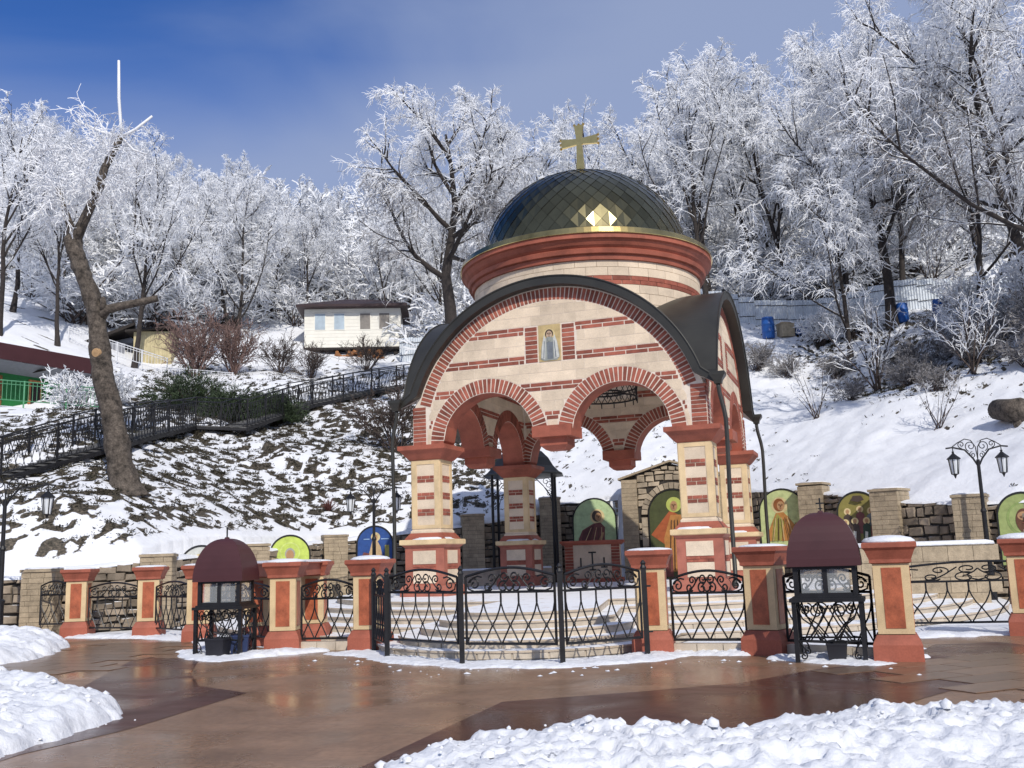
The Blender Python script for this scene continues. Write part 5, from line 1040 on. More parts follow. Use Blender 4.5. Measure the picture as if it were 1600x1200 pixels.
# ------------------------------------------------------------------ sheet metal fence above the snow slope
M['sheet'] = mat('pale_galvanised_sheet', (.62, .67, .72), .4, metal=.0, var=.12, nscale=1.5, bump=.02, rand=.10)
def sheet_fence(p, q, H, label, sheet_w=.95):
    p, q = Vector(p), Vector(q); L = (q-p).length; rz = math.atan2(q.y-p.y, q.x-p.x); n = max(1, round(L/sheet_w)); t = thing('sheet_fence', label, 'fence', (p.x, p.y, 0), rz, 'corrugated sheet fence on the hill')
    me = MB(); k = 12; w = L/n; vs_ = []
    for i in range(k+1): yy = .03 if (i//1) % 2 else -.01; vs_ += [(w*i/k*.99, yy, 0), (w*i/k*.99, yy, H)]
    me.add(vs_, [(2*i, 2*i+2, 2*i+3, 2*i+1) for i in range(k)]); mesh_ = me.mesh('sheet', M['sheet'])
    for i in range(n):
        x, y = p.x+(q.x-p.x)*i/n, p.y+(q.y-p.y)*i/n; z = min(tz(x, y), tz(p.x+(q.x-p.x)*(i+1)/n, p.y+(q.y-p.y)*(i+1)/n))
        obj('sheet', mesh_, t, (w*i, 0, z-.05))
        if i % 2 == 0: b = MB(); b.box((w*i, .07, z+H/2-.3), (.07, .07, H+.7)); b.build('post', M['dark'], t)
        b = MB(); b.box((w*(i+.5), -.025, z+H*.30), (w, .02, .035)); b.box((w*(i+.5), -.025, z+H*.78), (w, .02, .035)); b.build('rail', M['dark'], t)
sheet_fence((9.0, 61.5), (12.2, 60.2), 1.9, 'pale sheet metal fence just right of the pavilion drum'); sheet_fence((12.3, 60.2), (20.2, 60.0), 1.85, 'pale sheet metal fence behind the blue barrels'); sheet_fence((20.4, 60.0), (29.4, 55.2), 1.95, 'bluish sheet metal fence under the frosted trees at right'); sheet_fence((29.6, 55.1), (36, 52), 1.95, 'bluish sheet metal fence at the right picture edge')
sheet_fence((-7.4, 64.6), (-3.6, 63.6), 1.75, 'grey sheet metal fence right of the white cabin')
# barrels, boxes, stump
M['bluep'] = mat('blue_plastic', (.02, .10, .36), .4, var=.12, bump=.02); M['boxw'] = mat('weathered_beige_box', (.46, .38, .26), .8, var=.2)
def barrel(x, y, s, label, tilt=0.0):
    z = tz(x, y); t = thing('barrel', label, 'barrel', (x, y, z-.03), 0, 'blue plastic barrels'); b = MB(); b.lathe(0, 0, [(.0, 0), (.27*s, 0), (.30*s, .05*s), (.31*s, .3*s), (.33*s, .33*s), (.31*s, .36*s), (.31*s, .66*s), (.33*s, .69*s), (.31*s, .72*s), (.29*s, .98*s), (.25*s, 1.02*s), (0, 1.02*s)], 20); b.build('body', M['bluep'], t, smooth=True); b = MB(); b.lathe(0, 0, [(.0, 1.05*s), (.28*s, 1.05*s), (.30*s, 1.0*s), (.30*s, .96*s)], 20); b.build('lid', M['bluep'], t); t.rotation_euler = (tilt, 0, 0)
barrel(14.9, 56.0, 1.18, 'blue barrel standing on the snowy path by the sheet fence'); barrel(21.1, 52.0, 1.0, 'blue barrel half hidden by frosted branches'); barrel(22.3, 50.2, 1.15, 'blue barrel furthest right under the frosted trees', .1)
def crate(x, y, w, h, m, label, rz=.2):
    t = thing('storage_box', label, 'box', (x, y, tz(x, y)-.04), rz); b = MB(); b.frust(0, 0, [(w/2, 0), (w/2, h)]); b.build('body', m, t); b = MB(); b.frust(0, 0, [(w/2+.04, h), (w/2+.04, h+.07), (w/2-.05, h+.09)]); b.build('lid', m, t); b = MB(); b.frust(0, 0, [(w/2+.02, h+.08), (w/2-.03, h+.14)]); b.build('snow_cap', M['snow'], t)
crate(15.9, 56.0, .75, .75, M['boxw'], 'beige wooden box beside the blue barrel on the path'); crate(16.75, 56.1, .6, .35, M['bluep'], 'low blue box right of the beige box')
t = thing('tree_stump', 'dark brown cut log lying at the right picture edge', 'log', (16.75, 33.3, tz(16.75, 33.3)+.35), .4); b = MB(); b.tube([(0, -.5, .1), (.1, 0, .15), (.3, .7, .3)], [.42, .40, .36], 12); b.build('trunk', M['bark'], t, smooth=True); b = MB(); b.tube([(.0, -.3, -.2), (-.2, -.5, -.8)], [.16, .1], 7); b.build('root', M['bark'], t)
# white and green low railings up the left slope
M['whitep'] = mat('white_paint', (.72, .73, .75), .5, var=.06); M['greenp'] = mat('green_rail_paint', (.10, .30, .16), .5, var=.1)
railing((-19.6, 54.5, tz(-19.6, 54.5)), (-15.6, 54.5, tz(-15.6, 54.5)), 'white low railing behind the evergreen bushes', .7, 'low_railing', M['whitep'], .2, False, None)
railing((-26.5, 58.0, tz(-26.5, 58)), (-20.0, 56.5, tz(-20, 56.5)), 'thin pale railing below the yellow shed', .9, 'low_railing', M['whitep'], .2, False, None)
railing((-25.5, 43.0, tz(-25.5, 43)), (-19.5, 47.0, tz(-19.5, 47)), 'green railing in front of the green building', 1.0, 'low_railing', M['greenp'], .18, False, None)
t = thing('flower_pot_shrub', 'small dark red shrub alone on the snowy left slope', 'shrub', (-7.35, 39.2, tz(-7.35, 39.2)-.05)); rnd = random.Random(3); b = MB()
for i in range(90):
    a, e, r = rnd.uniform(0, 6.28), rnd.uniform(.2, 1.5), rnd.uniform(.15, .42); p = Vector((math.cos(a)*math.cos(e)*r, math.sin(a)*math.cos(e)*r, .1+math.sin(e)*r)); b.tube([(0, 0, 0), tuple(p)], [.012, .006], 3); q = Vector((rnd.uniform(-.05, .05), rnd.uniform(-.05, .05), rnd.uniform(-.04, .05))); b.add([tuple(p), tuple(p+q), tuple(p+q+Vector((.03, .0, .05)))], [(0, 1, 2)])
b.build('foliage', mat('dark_red_leaves', (.10, .03, .025), .8, var=.3), t)
# leaf litter and low plants standing out of the snow
rs = np.random.RandomState(12); nS = 95000; xs = rs.uniform(-21, 22, nS); ys = rs.uniform(28, 60, nS); pm = patch_mask(xs, ys); k = (pm > .25) & (d_of(xs, ys) > .5); xs, ys = xs[k], ys[k]; zs = terrain(xs, ys)
n = len(xs); c = np.stack([xs, ys, zs-.02], 1); R_ = 5
cc = np.repeat(c, R_, 0)+np.stack([rs.normal(0, .07, n*R_), rs.normal(0, .07, n*R_), rs.uniform(0, .05, n*R_)], 1); d1 = rs.normal(0, 1, (n*R_, 3)); d1[:, 2] = np.abs(d1[:, 2])*.55; d1 /= np.linalg.norm(d1, axis=1)[:, None]; d2 = np.cross(d1, rs.normal(0, 1, (n*R_, 3))); d2 /= np.linalg.norm(d2, axis=1)[:, None]; sz = rs.uniform(.03, .10, (n*R_, 1))
Vt = np.stack([cc, cc+d1*sz+d2*sz*.5, cc+d1*sz*1.6], 1).reshape(-1, 3); Ft = np.arange(len(Vt)).reshape(-1, 3)
o = obj('ground_cover', np_mesh('ground_cover', Vt, Ft, M['leaf'], False)); o['kind'] = 'stuff'; tag(o, 'dark leaves and low plants showing through the snow on the slopes', 'plants')
# ------------------------------------------------------------------ trees (levels of branches grown in bulk)
def unit(v): return v/np.maximum(np.linalg.norm(v, axis=-1, keepdims=True), 1e-9)
def walk(p, d, L, n, jit, trop, rs):
    P = [p]; d = unit(d)
    for i in range(n):
        d = unit(d+rs.normal(0, jit, d.shape)+np.array([0, 0, 1.0])*trop); p = p+d*(L/n)[:, None]; P.append(p)
    return np.stack(P, 1)
def tubes(P, R, m):
    B, K, _ = P.shape; T = np.empty_like(P); T[:, 1:-1] = P[:, 2:]-P[:, :-2]; T[:, 0] = P[:, 1]-P[:, 0]; T[:, -1] = P[:, -1]-P[:, -2]; T = unit(T)
    ref = np.where(np.abs(T[..., 2:3]) < .9, np.array([0, 0, 1.0]), np.array([1.0, 0, 0])); u = unit(np.cross(T, ref)); w = np.cross(T, u); a = 2*np.pi*np.arange(m)/m
    V = P[:, :, None, :]+(u[:, :, None, :]*np.cos(a)[:, None]+w[:, :, None, :]*np.sin(a)[:, None])*R[:, :, None, None]
    b = (np.arange(B)*K*m)[:, None, None]; i = (np.arange(K-1)*m)[None, :, None]; j = np.arange(m)[None, None, :]; jn = (j+1) % m
    F = np.stack([b+i+j, b+i+jn, b+i+m+jn, b+i+m+j], -1).reshape(-1, 4); return V.reshape(-1, 3), F
def children(P, k, t0, t1, ang, rs):
    """k child starts on every branch: points, directions"""
    B, K, _ = P.shape; t = (t0+(t1-t0)*(np.arange(k)[None, :]+rs.uniform(.1, .9, (B, k)))/k)*(K-1); i = np.clip(t.astype(int), 0, K-2); f = (t-i)[..., None]; bi = np.arange(B)[:, None]
    p = P[bi, i]*(1-f)+P[bi, i+1]*f; T = unit(P[bi, i+1]-P[bi, i]); r = rs.normal(0, 1, T.shape); perp = unit(r-T*np.sum(r*T, -1, keepdims=True)); a = ang*rs.uniform(.65, 1.3, t.shape)[..., None]
    return p.reshape(-1, 3), (T*np.cos(a)+perp*np.sin(a)).reshape(-1, 3), (t/(K-1)).reshape(-1)
def join(L):
    Vs, Fs, o = [], [], 0
    for V, F in L: Vs.append(V); Fs.append(F+o); o += len(V)
    return np.concatenate(Vs), np.concatenate(Fs)
def tree_meshes(name, seed, H, r0, fork=.35, spread=.55, nl=5, n1=9, n2=8, n3=7, droop=-.10, up=.16, tw=1.0, trunk=None, limblen=.62, bark='bark_snowy', frost='frost', dark=0.0):
    rs = np.random.RandomState(seed)
    if trunk is None:
        T = walk(np.zeros((1, 3)), np.array([[rs.normal(0, .05), rs.normal(0, .05), 1.0]]), np.array([H*.86]), 12, .055, .08, rs)
    else:
        T = np.array([trunk], float)
    K = T.shape[1]; R0 = r0*np.linspace(1, .16, K)[None, :]; R0[:, 0] *= 1.35
    p, d, t = children(T, nl, fork, .97, spread, rs)
    L1 = H*limblen*(1.12-t*.75)*rs.uniform(.75, 1.2, len(t)); B1 = walk(p, d, L1, 7, .11, up, rs); R1 = (r0*.44*(1.15-t*.6))[:, None]*np.linspace(1, .15, 8)[None, :]
    p, d, t = children(B1, n1, .18, 1.0, .75, rs); par = np.repeat(L1, n1); L2 = par*.46*(1.1-t*.65)*rs.uniform(.6, 1.25, len(t)); B2 = walk(p, d, L2, 5, .16, .05, rs); R2 = np.maximum(.028, (np.repeat(R1[:, 0], n1)*.36))[:, None]*np.linspace(1, .3, 6)[None, :]
    p, d, t = children(B2, n2, .15, 1.0, .8, rs); L3 = np.repeat(L2, n2)*.48*(1.15-t*.6)*rs.uniform(.6, 1.3, len(t))+.15; B3 = walk(p, d, L3, 4, .2, droop*.6, rs); R3 = np.full((len(L3), 1), .026*tw)*np.linspace(1, .6, 5)[None, :]
    p, d, t = children(B3, n3, .1, 1.0, .85, rs); L4 = np.clip(np.repeat(L3, n3)*.5, .18, .75)*rs.uniform(.6, 1.4, len(t)); B4 = walk(p, d, L4, 3, .25, droop, rs); R4 = np.full((len(L4), 1), .019*tw)*np.array([1, 1.1, .9, .45])[None, :]
    Vt, Ft = join([tubes(T, R0, 9), tubes(B1, R1, 6), tubes(B2, R2, 4)]); Vc, Fc = join([tubes(B3, R3, 3), tubes(B4, R4, 3)])
    mc = np_mesh(name+'_crown', Vc, Fc, [M[frost], M['greytwig']], False)
    if dark > 0:       # thinner rime low in the crown; grey twigs also paint shade into overhanging trees
        zc = Vc[Fc[:, 0], 2]/H; nf3 = len(B3)*4; tw_id = np.concatenate([np.repeat(np.arange(len(B3)), 12), len(B3)+np.repeat(np.arange(len(B4)), 9)])
        pr_ = np.random.RandomState(seed+1).rand(len(B3)+len(B4))[tw_id]; mc.polygons.foreach_set('material_index', ((pr_ < np.clip((dark-zc)/.25, 0, .85))).astype(np.int32))
    return np_mesh(name+'_trunk', Vt, Ft, M[bark]), mc
def plant(name, meshes, x, y, label, cat, group=None, s=1.0, rz=0.0, z=None, sz=None):
    t = thing(name, label, cat, (x, y, (tz(x, y)-.15) if z is None else z), rz, group); t.scale = (s, s, s*(sz or 1)); obj('trunk', meshes[0], t); obj('crown', meshes[1], t); return t
TV = [tree_meshes('forest', 11, 14, .18, .28, .55, 9, 9, 7, 9, droop=-.20, tw=.76), tree_meshes('forest', 12, 15, .19, .24, .50, 10, 9, 7, 9, up=.2, droop=-.16, tw=.76), tree_meshes('forest', 13, 13, .16, .32, .62, 9, 9, 7, 9, droop=-.24, tw=.76), tree_meshes('forest', 14, 15, .19, .20, .66, 11, 8, 7, 9, droop=-.20, tw=.76), tree_meshes('forest', 15, 12, .15, .14, .85, 11, 9, 7, 9, droop=-.28, tw=.76)]
# single trees that can be picked out: x, y, height, variant, turn, label
ONE = [(-28.6, 54.0, 13.2, 0, 0.3, 'frosted tree with brown trunk at the left picture edge'), (-26.2, 56.0, 11.5, 2, 1.2, 'frosted tree with a forked trunk left of the leaning trunk'), (-31.0, 60, 13.5, 1, 2.2, 'tall frosted tree behind the green building roof'),
 (-22.7, 58.5, 13.6, 3, 0.9, 'frosted tree with dark upright trunk right of the leaning trunk'), (-18.6, 66.0, 11.5, 4, 2.0, 'rounded white frosted tree between the shed and the cabin'), (-20.8, 70.0, 10.5, 1, 3.1, 'frosted tree rising above the reddish shrub'),
 (-15.2, 72.0, 9.0, 2, 4.0, 'frosted tree just left of the white cabin roof'), (-9.2, 74, 8.5, 0, 5.0, 'frosted tree directly behind the white cabin'), (2.2, 62.0, 16.5, 1, 1.0, 'narrow frosted tree rising behind the golden cross'), (-.8, 66, 15, 3, .2, 'frosted tree behind the left side of the dome'),
 (8.3, 64.0, 17.0, 0, 2.4, 'frosted tree rising just right of the dome'), (11.8, 58.5, 16.5, 1, 0.4, 'tall thin dark-trunked frosted tree rising from behind the right roof'), (13.4, 63.5, 18.0, 3, 3.3, 'tallest frosted tree right of the dome with pointed top'), (16.5, 64, 17.5, 2, 1.9, 'frosted tree behind the sheet fence above the blue barrel'), (18.6, 62.5, 17.0, 0, 4.4, 'frosted tree behind the sheet fence right of the path'),
 (21.8, 62.5, 17.5, 3, 5.3, 'frosted tree with several dark stems behind the sheet fence'), (25.0, 61.0, 17.0, 1, 2.7, 'dark-stemmed frosted tree behind the right end of the sheet fence'), (17.6, 50.5, 11.5, 4, 0.5, 'drooping frosted tree standing on the slope before the sheet fence'), (22.8, 47.0, 13.5, 4, 2.9, 'frosted tree on the right slope with hanging branches'), (28.0, 56.5, 18.0, 2, 1.1, 'frosted tree at the right picture edge behind the fence')]
VH = [14, 15, 13, 15, 12]
for x, y, h, v, rz, l in ONE: plant('frosted_tree', TV[v], x, y, l, 'tree', 'single frosted trees round the clearing', h/VH[v], rz)
# the wood further up the hill
rw = random.Random(77); wood = {}
for row, (y0, step) in enumerate([(68, 4.2), (74, 4.4), (80, 4.6), (87, 5.0), (95, 5.4)]):
    half = y0*.58; x = -half
    while x < half:
        xx, yy = x+rw.uniform(-1.4, 1.4), y0+rw.uniform(-2.5, 2.5); x += step
        v = rw.randrange(5); h = rw.uniform(9.0, 12.0)+(1.5 if xx > 8 else 0)-(2.6 if -.27 < xx/yy < -.08 else 0)
        if -15.5 < xx < -6 and yy < 72: continue
        px_ = xx/yy; zone = 'above the green building' if px_ < -.36 else 'above the yellow shed' if px_ < -.24 else 'above the white cabin' if px_ < -.12 else 'behind the dark-limbed tree' if px_ < 0 else 'behind the dome' if px_ < .14 else 'above the sheet fence' if px_ < .3 else 'at the upper right'
        rn = ('first', 'second', 'third', 'fourth', 'back')[row]; wood.setdefault((zone, rn), []).append((xx, plant('frosted_tree', TV[v], xx, yy, '', 'tree', 'frosted trees of the wood on the hillside', h/VH[v], rw.uniform(0, 6.28))))
for (zone, rn), L in wood.items():
    for i, (_, t) in enumerate(sorted(L, key=lambda q: q[0])): t['label'] = 'frosted tree of the wood '+zone+', '+rn+' row, '+('first', 'second', 'third', 'fourth', 'fifth', 'sixth', 'seventh', 'eighth')[i]+' from left'
far_m = [tree_meshes('far', 31, 11, .2, .3, .6, 6, 6, 5, 4, tw=2.0), tree_meshes('far', 32, 12, .2, .35, .5, 6, 6, 5, 4, tw=2.0)]
Vs = [[], []]; Fs = [[], []]; off = [0, 0]
def grab(me):
    v = np.empty(len(me.vertices)*3, np.float32); me.vertices.foreach_get('co', v); f = np.empty(len(me.polygons)*4, np.int32); me.polygons.foreach_get('vertices', f) if False else me.loops.foreach_get('vertex_index', f); return v.reshape(-1, 3), f.reshape(-1, 4)
FG = [[grab(m) for m in pr_] for pr_ in far_m]
for row in range(5):
    y0 = 104+row*9; half = y0*.62; x = -half
    while x < half:
        xx, yy = x+rw.uniform(-1.6, 1.6), y0+rw.uniform(-4, 4); x += 6.4; s = rw.uniform(.7, 1.0); a = rw.uniform(0, 6.28); zz = tz(xx, yy)-.2; k = rw.randrange(2); c, s_ = math.cos(a)*s, math.sin(a)*s
        for q in (0, 1):
            V, F = FG[k][q]; W_2 = np.stack([V[:, 0]*c-V[:, 1]*s_+xx, V[:, 0]*s_+V[:, 1]*c+yy, V[:, 2]*s+zz], 1); Vs[q].append(W_2); Fs[q].append(F+off[q]); off[q] += len(V)
for q, (nm, mt) in enumerate((('far_wood_trunks', 'bark_snowy'), ('far_wood', 'frost'))):
    if q == 1:
        o = obj(nm, np_mesh(nm, np.concatenate(Vs[q]), np.concatenate(Fs[q]), M[mt], False)); o['kind'] = 'stuff'; tag(o, 'far-off frosted wood along the ridge of the hill', 'wood'); far_o = o
o2 = obj('trunk', np_mesh('far_trunks', np.concatenate(Vs[0]), np.concatenate(Fs[0]), M['bark_snowy']), far_o); o2['kind'] = 'stuff'
# big bare tree behind the pavilion's left side
ctz = tz(-2.5, 48); Hc = 25.0-ctz
cm = tree_meshes('spreading', 5, Hc, .40, .40, .95, 12, 13, 10, 9, droop=-.26, up=.08, tw=.62, trunk=[(0, 0, 0), (.08, 0, Hc*.2), (-.05, 0, Hc*.38), (-.25, 0, Hc*.48), (.05, 0, Hc*.58), (.3, .1, Hc*.68), (.15, .1, Hc*.80), (-.1, 0, Hc*.90)], limblen=.50, dark=.78)
plant('frosted_tree', cm, -2.9, 48.0, 'large dark-limbed frosted tree rising left of the dome', 'tree', 'single frosted trees round the clearing')
# large overhanging trees on the right
for (x, y, H, seed, rz, l) in ((20.8, 34.5, 19.0, 41, 2.6, 'huge frosted tree with drooping limbs hanging in from the right edge'), (24.5, 45.0, 23.0, 42, 1.0, 'huge frosted tree filling the upper right corner'), (20.5, 52.0, 19.0, 43, 3.0, 'wide drooping frosted tree in front of the right sheet fence')):
    rm = tree_meshes('overhang', seed, H, .30, .22, 1.05, 15, 13, 9, 10, droop=-.30, up=.04, tw=.72, limblen=.56, dark=.6); plant('frosted_tree', rm, x, y, l, 'tree', 'single frosted trees round the clearing', 1.0, rz)  # low grey twigs put the shaded side of these crowns into the colour
# leaning pollarded tree on the left slope
t = thing('leaning_tree', 'leaning lopped tree with thick bare trunk on the left slope', 'tree', (-12.6, 32.0, 4.2))
b = MB(); tr0 = [(0.05, 0, -.3), (0, 0, .2), (-.15, 0, .9), (-.42, 0, 2.2), (-.80, 0, 3.6), (-1.0, 0, 4.9), (-1.22, 0, 6.2), (-1.76, 0, 7.6), (-2.08, 0, 8.55)]; rr0 = [.80, .52, .40, .35, .33, .31, .29, .27, .25]; ti = np.linspace(0, 8, 91); tr = [tuple(np.interp(q, range(9), [p[k] for p in tr0]) for k in range(3)) for q in ti]; rr1 = [float(np.interp(q, range(9), rr0)) for q in ti]; b.tube(tr, rr1, 30)
b.tube([(-2.02, 0, 8.3), (-1.75, -.05, 8.95), (-1.45, 0, 9.6), (-1.25, .05, 10.3), (-1.05, 0, 11.0), (-.75, 0, 11.6), (-.52, 0, 12.1)], [.22, .17, .15, .14, .12, .11, .14], 10); b.tube([(-2.05, 0, 8.4), (-2.2, .1, 9.0), (-2.45, .1, 9.7), (-2.6, 0, 10.3)], [.17, .12, .10, .09], 9)
b.tube([(-1.1, 0, 5.6), (-.75, -.1, 5.95), (-.2, -.2, 6.05), (.4, -.2, 6.15), (.95, -.1, 6.3)], [.20, .16, .13, .12, .11], 9); b.tube([(-.82, -.15, 5.95), (-.85, -.2, 6.35)], [.13, .12], 8)
b.v = [(x+(fbm(np.array([z*3.5]), np.array([math.atan2(y, x+.27*z-.1)*4.2]), 3, .7)[0]-.5)*.10+(fbm(np.array([z*2.3+y*3]), np.array([x*3.1]), 3)[0]-.5)*.16, y+(fbm(np.array([z*2.1+7]), np.array([x*2.7+y*2]), 3)[0]-.5)*.16, z) for x, y, z in b.v]
tk = b.build('trunk', M['bark'], t, smooth=True); b = MB(); b.tube([(-.97, -.33, 4.45), (-.96, -.24, 4.47)], [.13, .17], 14); b.build('cut_face', mat('fresh_cut_wood', (.42, .27, .14), .8, var=.2, nscale=6), tk)
b = MB(); rr = random.Random(8)
for p, q, r in (((-.52, 0, 12.1), (-.72, 0, 14.9), .055), ((-.55, 0, 12.1), (-2.1, .1, 12.75), .05), ((-.5, 0, 12.1), (.55, -.1, 12.75), .05), ((-.6, 0, 12.0), (-1.5, .2, 12.2), .04), ((-.45, 0, 12), (.3, .2, 11.5), .04)):
    p, q = Vector(p), Vector(q); m = p.lerp(q, .5)+Vector((rr.uniform(-.08, .08), 0, -.12 if abs(q.x-p.x) > .5 else 0)); b.tube([p, p.lerp(m, .5), m, q], [r*.8, r, r, r*.8], 6)
b.build('icy_shoot', M['frost'], t, smooth=True)
rs = np.random.RandomState(3); base = np.array([(-2.6, 0, 10.2), (-2.45, .1, 9.7), (-1.25, .05, 10.3), (-1.45, 0, 9.6), (-1.05, 0, 11.0), (-.9, 0, 11.4), (-2.2, .1, 9.0)]); p = np.repeat(base, 9, 0); d = rs.normal(0, 1, p.shape); d[:, 2] = np.abs(d[:, 2])+.2; A = walk(p, d, rs.uniform(.7, 2.2, len(p)), 5, .2, -.03, rs);
p, d, tt = children(A, 7, .2, 1, .8, rs); B = walk(p, d, rs.uniform(.3, .8, len(p)), 4, .25, -.1, rs); p, d, tt = children(B, 4, .2, 1, .8, rs); Cc = walk(p, d, rs.uniform(.15, .4, len(p)), 3, .25, -.1, rs)
Vc, Fc = join([tubes(A, np.full(A.shape[:2], .016), 4), tubes(B, np.full(B.shape[:2], .012), 3), tubes(Cc, np.full(Cc.shape[:2], .010), 3)]); obj('crown', np_mesh('pollard_crown', Vc, Fc, M['frost'], False), t)
# ------------------------------------------------------------------ shrubs and saplings
def shrub_meshes(seed, H, n0, n1, n2, spreadv, m0, m1, r=.02, droop=0.0, tw=.010):
    rs = np.random.RandomState(seed); p = rs.normal(0, .12, (n0, 3)); p[:, 2] = 0; d = rs.normal(0, spreadv, (n0, 3)); d[:, 2] = 1; A = walk(p, d, H*rs.uniform(.6, 1.05, n0), 6, .10, .02, rs); RA = r*np.linspace(1, .35, 7)[None, :]*rs.uniform(.7, 1.2, (n0, 1))
    p, d, t = children(A, n1, .25, 1, .6, rs); B = walk(p, d, H*.35*(1.1-t*.6)*rs.uniform(.5, 1.2, len(p)), 4, .18, droop, rs); p, d, t = children(B, n2, .2, 1, .7, rs); C_ = walk(p, d, H*.12*rs.uniform(.5, 1.3, len(p)), 3, .25, droop, rs)
    return np_mesh('stems', *tubes(A, RA, 5), M[m0]), np_mesh('twigs', *join([tubes(B, np.full(B.shape[:2], tw*1.3), 3), tubes(C_, np.full(C_.shape[:2], tw), 3)]), M[m1], False)
def shrub(ms, x, y, label, s=1.0, rz=0.0, group=None, name='bare_shrub'):
    t = thing(name, label, 'shrub', (x, y, tz(x, y)-.08), rz, group); t.scale = (s, s, s); obj('stem', ms[0], t); obj('twigs', ms[1], t)
S_red = shrub_meshes(1, 3.6, 44, 6, 4, .34, 'redtwig', 'redtwig', .032, 0, .014); S_bare = shrub_meshes(2, 2.6, 30, 6, 5, .42, 'twig', 'twig', .024, 0, .010); S_fro = shrub_meshes(3, 2.0, 34, 7, 6, .6, 'twig', 'frost', .022, -.08, .016); S_sap = shrub_meshes(4, 3.0, 9, 6, 4, .28, 'twig', 'frost', .03, 0, .009); S_dark = shrub_meshes(6, 1.8, 34, 7, 5, .8, 'twig', 'greytwig', .016, -.05, .010)
shrub(S_red, -18.2, 56, 'tall reddish bare shrub beside the yellow shed', 1.05); shrub(S_red, -16.4, 57.5, 'reddish bare shrub right of the tall reddish shrub', .9, 2.0); shrub(S_bare, -13.9, 58.5, 'brown bare shrub left of the white cabin', .9, 1.0); shrub(S_bare, -5.7, 46.5, 'dark bare shrub beside the left roof eave', 1.25, .4); shrub(S_bare, -12.0, 58, 'forked bare sapling in front of the white cabin', .85, 2.5); shrub(S_bare, -9.0, 60.5, 'small bare shrub below the cabin', .9, 3.5)
for i, (x, y, s, l) in enumerate(((-20.9, 46.6, 1.1, 'white frosted shrub in front of the green building'), (-19.3, 47.4, .9, 'white frosted shrub right of the green building'), (-16.6, 50.0, .8, 'small frosted shrub behind the leaning trunk'))): shrub(S_fro, x, y, l, s, i*1.3, 'frosted shrubs on the slopes', 'frosted_shrub')
shrub(S_sap, 13.0, 42.2, 'thin sapling on the snow slope right of the pavilion', .8, 0, None, 'sapling'); shrub(S_sap, 17.4, 46.6, 'frosted sapling in the middle of the right slope', 1.5, 1.0, None, 'sapling'); shrub(S_sap, 18.8, 39.8, 'branching sapling near the right edge of the slope', 1.25, 2.0, None, 'sapling'); shrub(S_sap, 15.6, 36.2, 'small twiggy sapling above the right lamp', .7, 3.0, None, 'sapling')
for i, (x, y, s, l) in enumerate(((15.0, 43.6, .7, 'low brambles right of the thin sapling'), (17.0, 39.4, .7, 'low twiggy brambles above the right stone piers'), (20.2, 38.2, .9, 'twiggy brambles just above the cut log'), (21.8, 44.2, 1.2, 'dense brambles at the right below the hanging limbs'), (19.2, 46.2, 1.3, 'tall brambles in the middle of the right slope'), (17.4, 42.6, .8, 'small brambles left of the right sapling'), (23.2, 42.0, 1.3, 'tall brambles at the right picture edge'), (13.0, 51.8, 1.0, 'grey shrub beside the snowy path near the pavilion roof'), (14.2, 50.6, .8, 'smaller grey shrub at the edge of the snowy path'), (18.2, 44.8, 1.0, 'dark brambles on the right slope'), (20.6, 43.8, 1.2, 'dark brambles near the right picture edge'), (19.8, 41.2, .9, 'low brambles above the cut log'), (22.0, 40.0, 1.1, 'brambles at the right edge above the cut log'), (16.4, 49.4, .8, 'brambles under the drooping frosted tree'), (21.6, 47.5, 1.2, 'brambles below the right blue barrel'))): shrub(S_dark, x, y, l, s, i*.9, 'brambles on the right slope', 'bramble')
for i, (x, y, s, l) in enumerate(((24.0, 44.5, 1.6, 'large frosted shrub at the right picture edge'), (21.4, 45.6, 1.2, 'frosted shrub on the right slope under hanging branches'), (23.0, 49.0, 1.3, 'frosted shrub before the right blue barrel'), (19.0, 53.5, 1.2, 'frosted shrub before the sheet fence'), (17.4, 54.5, 1.0, 'frosted shrub right of the low blue box'))): shrub(S_fro, x, y, l, s, i*1.7, 'frosted shrubs on the slopes', 'frosted_shrub')
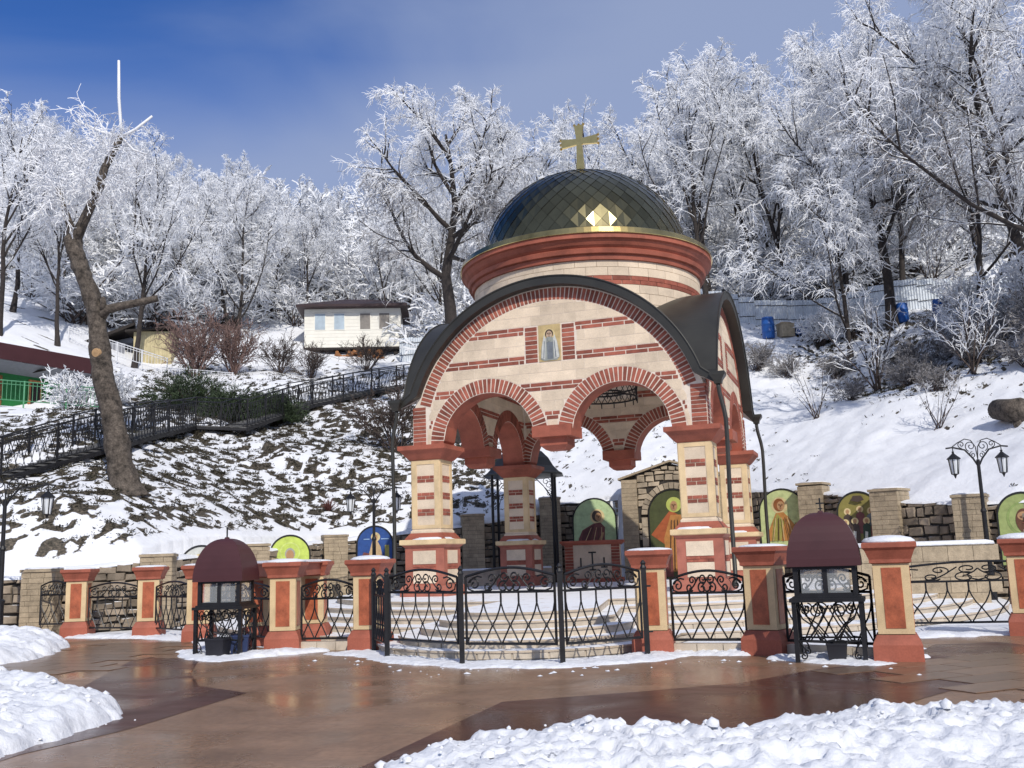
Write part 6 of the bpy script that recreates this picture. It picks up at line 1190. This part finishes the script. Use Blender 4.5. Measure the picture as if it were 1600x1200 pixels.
# frosted undergrowth of the wood: one tangled mass nobody could count
U_ = [shrub_meshes(60+i, 3.4, 16, 6, 6, .55, 'twig', 'frost', .03, -.10, .026) for i in range(3)]
UG = [[grab(m) for m in u] for u in U_]; Vs = [[], []]; Fs = [[], []]; off = [0, 0]; ru = random.Random(5); n_u = 0
while n_u < 330:
    yy = ru.uniform(62, 104); xx = ru.uniform(-.58, .60)*yy
    if (-19 < xx < -4.0 and yy < 71) or (9 < xx < 30 and yy < 62.5): continue
    s_ = ru.uniform(.7, 1.7)*(1+.5*(yy > 80)); a = ru.uniform(0, 6.28); zz = tz(xx, yy)-.1; k = ru.randrange(3); n_u += 1
    for q in (0, 1):
        V, F = UG[k][q]; W_2 = np.stack([(V[:, 0]*math.cos(a)-V[:, 1]*math.sin(a))*s_*1.3+xx, (V[:, 0]*math.sin(a)+V[:, 1]*math.cos(a))*s_*1.3+yy, V[:, 2]*s_+zz], 1); Vs[q].append(W_2); Fs[q].append(F+off[q]); off[q] += len(V)
o = obj('undergrowth', np_mesh('undergrowth', np.concatenate(Vs[1]), np.concatenate(Fs[1]), M['frost'], False)); o['kind'] = 'stuff'; tag(o, 'frosted undergrowth between the trees of the wood', 'undergrowth')
o2 = obj('stem', np_mesh('undergrowth_stems', np.concatenate(Vs[0]), np.concatenate(Fs[0]), M['twig']), o); o2['kind'] = 'stuff'
# evergreen junipers
rs = np.random.RandomState(9)
def juniper(x, y, rx, h, label):
    n = 900; a = rs.uniform(0, 2*np.pi, n); r = np.sqrt(rs.uniform(0, 1, n))*rx; z = rs.uniform(.05, 1, n)*h*(1-.6*(r/rx)**2); c = np.stack([r*np.cos(a), r*np.sin(a)*.7, z], 1)*(1+.25*(np.sin(a*5+x)[:, None])*np.array([1, 1, .4])); k = 9; out_ = unit(c+np.array([0, 0, .3]))
    q = np.repeat(c, k, 0)+rs.normal(0, .07, (n*k, 3)); d = unit(np.repeat(out_, k, 0)+rs.normal(0, .6, (n*k, 3))); w = unit(np.cross(d, rs.normal(0, 1, (n*k, 3)))); L = rs.uniform(.10, .28, (n*k, 1)); V = np.stack([q-w*.022, q+w*.022, q+d*L], 1).reshape(-1, 3)
    t = thing('juniper', label, 'bush', (x, y, tz(x, y)-.05), 0, 'dark evergreen bushes by the stairs'); obj('foliage', np_mesh('needles', V, np.arange(len(V)).reshape(-1, 3), M['needle'], False), t); b = MB()
    for i in range(10): aa = i*.63; b.tube([(0, 0, 0), (math.cos(aa)*rx*.4, math.sin(aa)*rx*.3, h*.35), (math.cos(aa)*rx*.75, math.sin(aa)*rx*.5, h*.6)], [.05, .035, .015], 5)
    b.build('stem', M['twig'], t)
juniper(-16.0, 48.5, 1.9, 2.1, 'dark evergreen bush, left and tallest of the three by the stairs'); juniper(-13.6, 47.3, 1.6, 1.7, 'dark evergreen bush, middle of the three by the stairs'); juniper(-11.8, 48.6, 1.4, 1.6, 'dark evergreen bush, right of the three by the stairs')
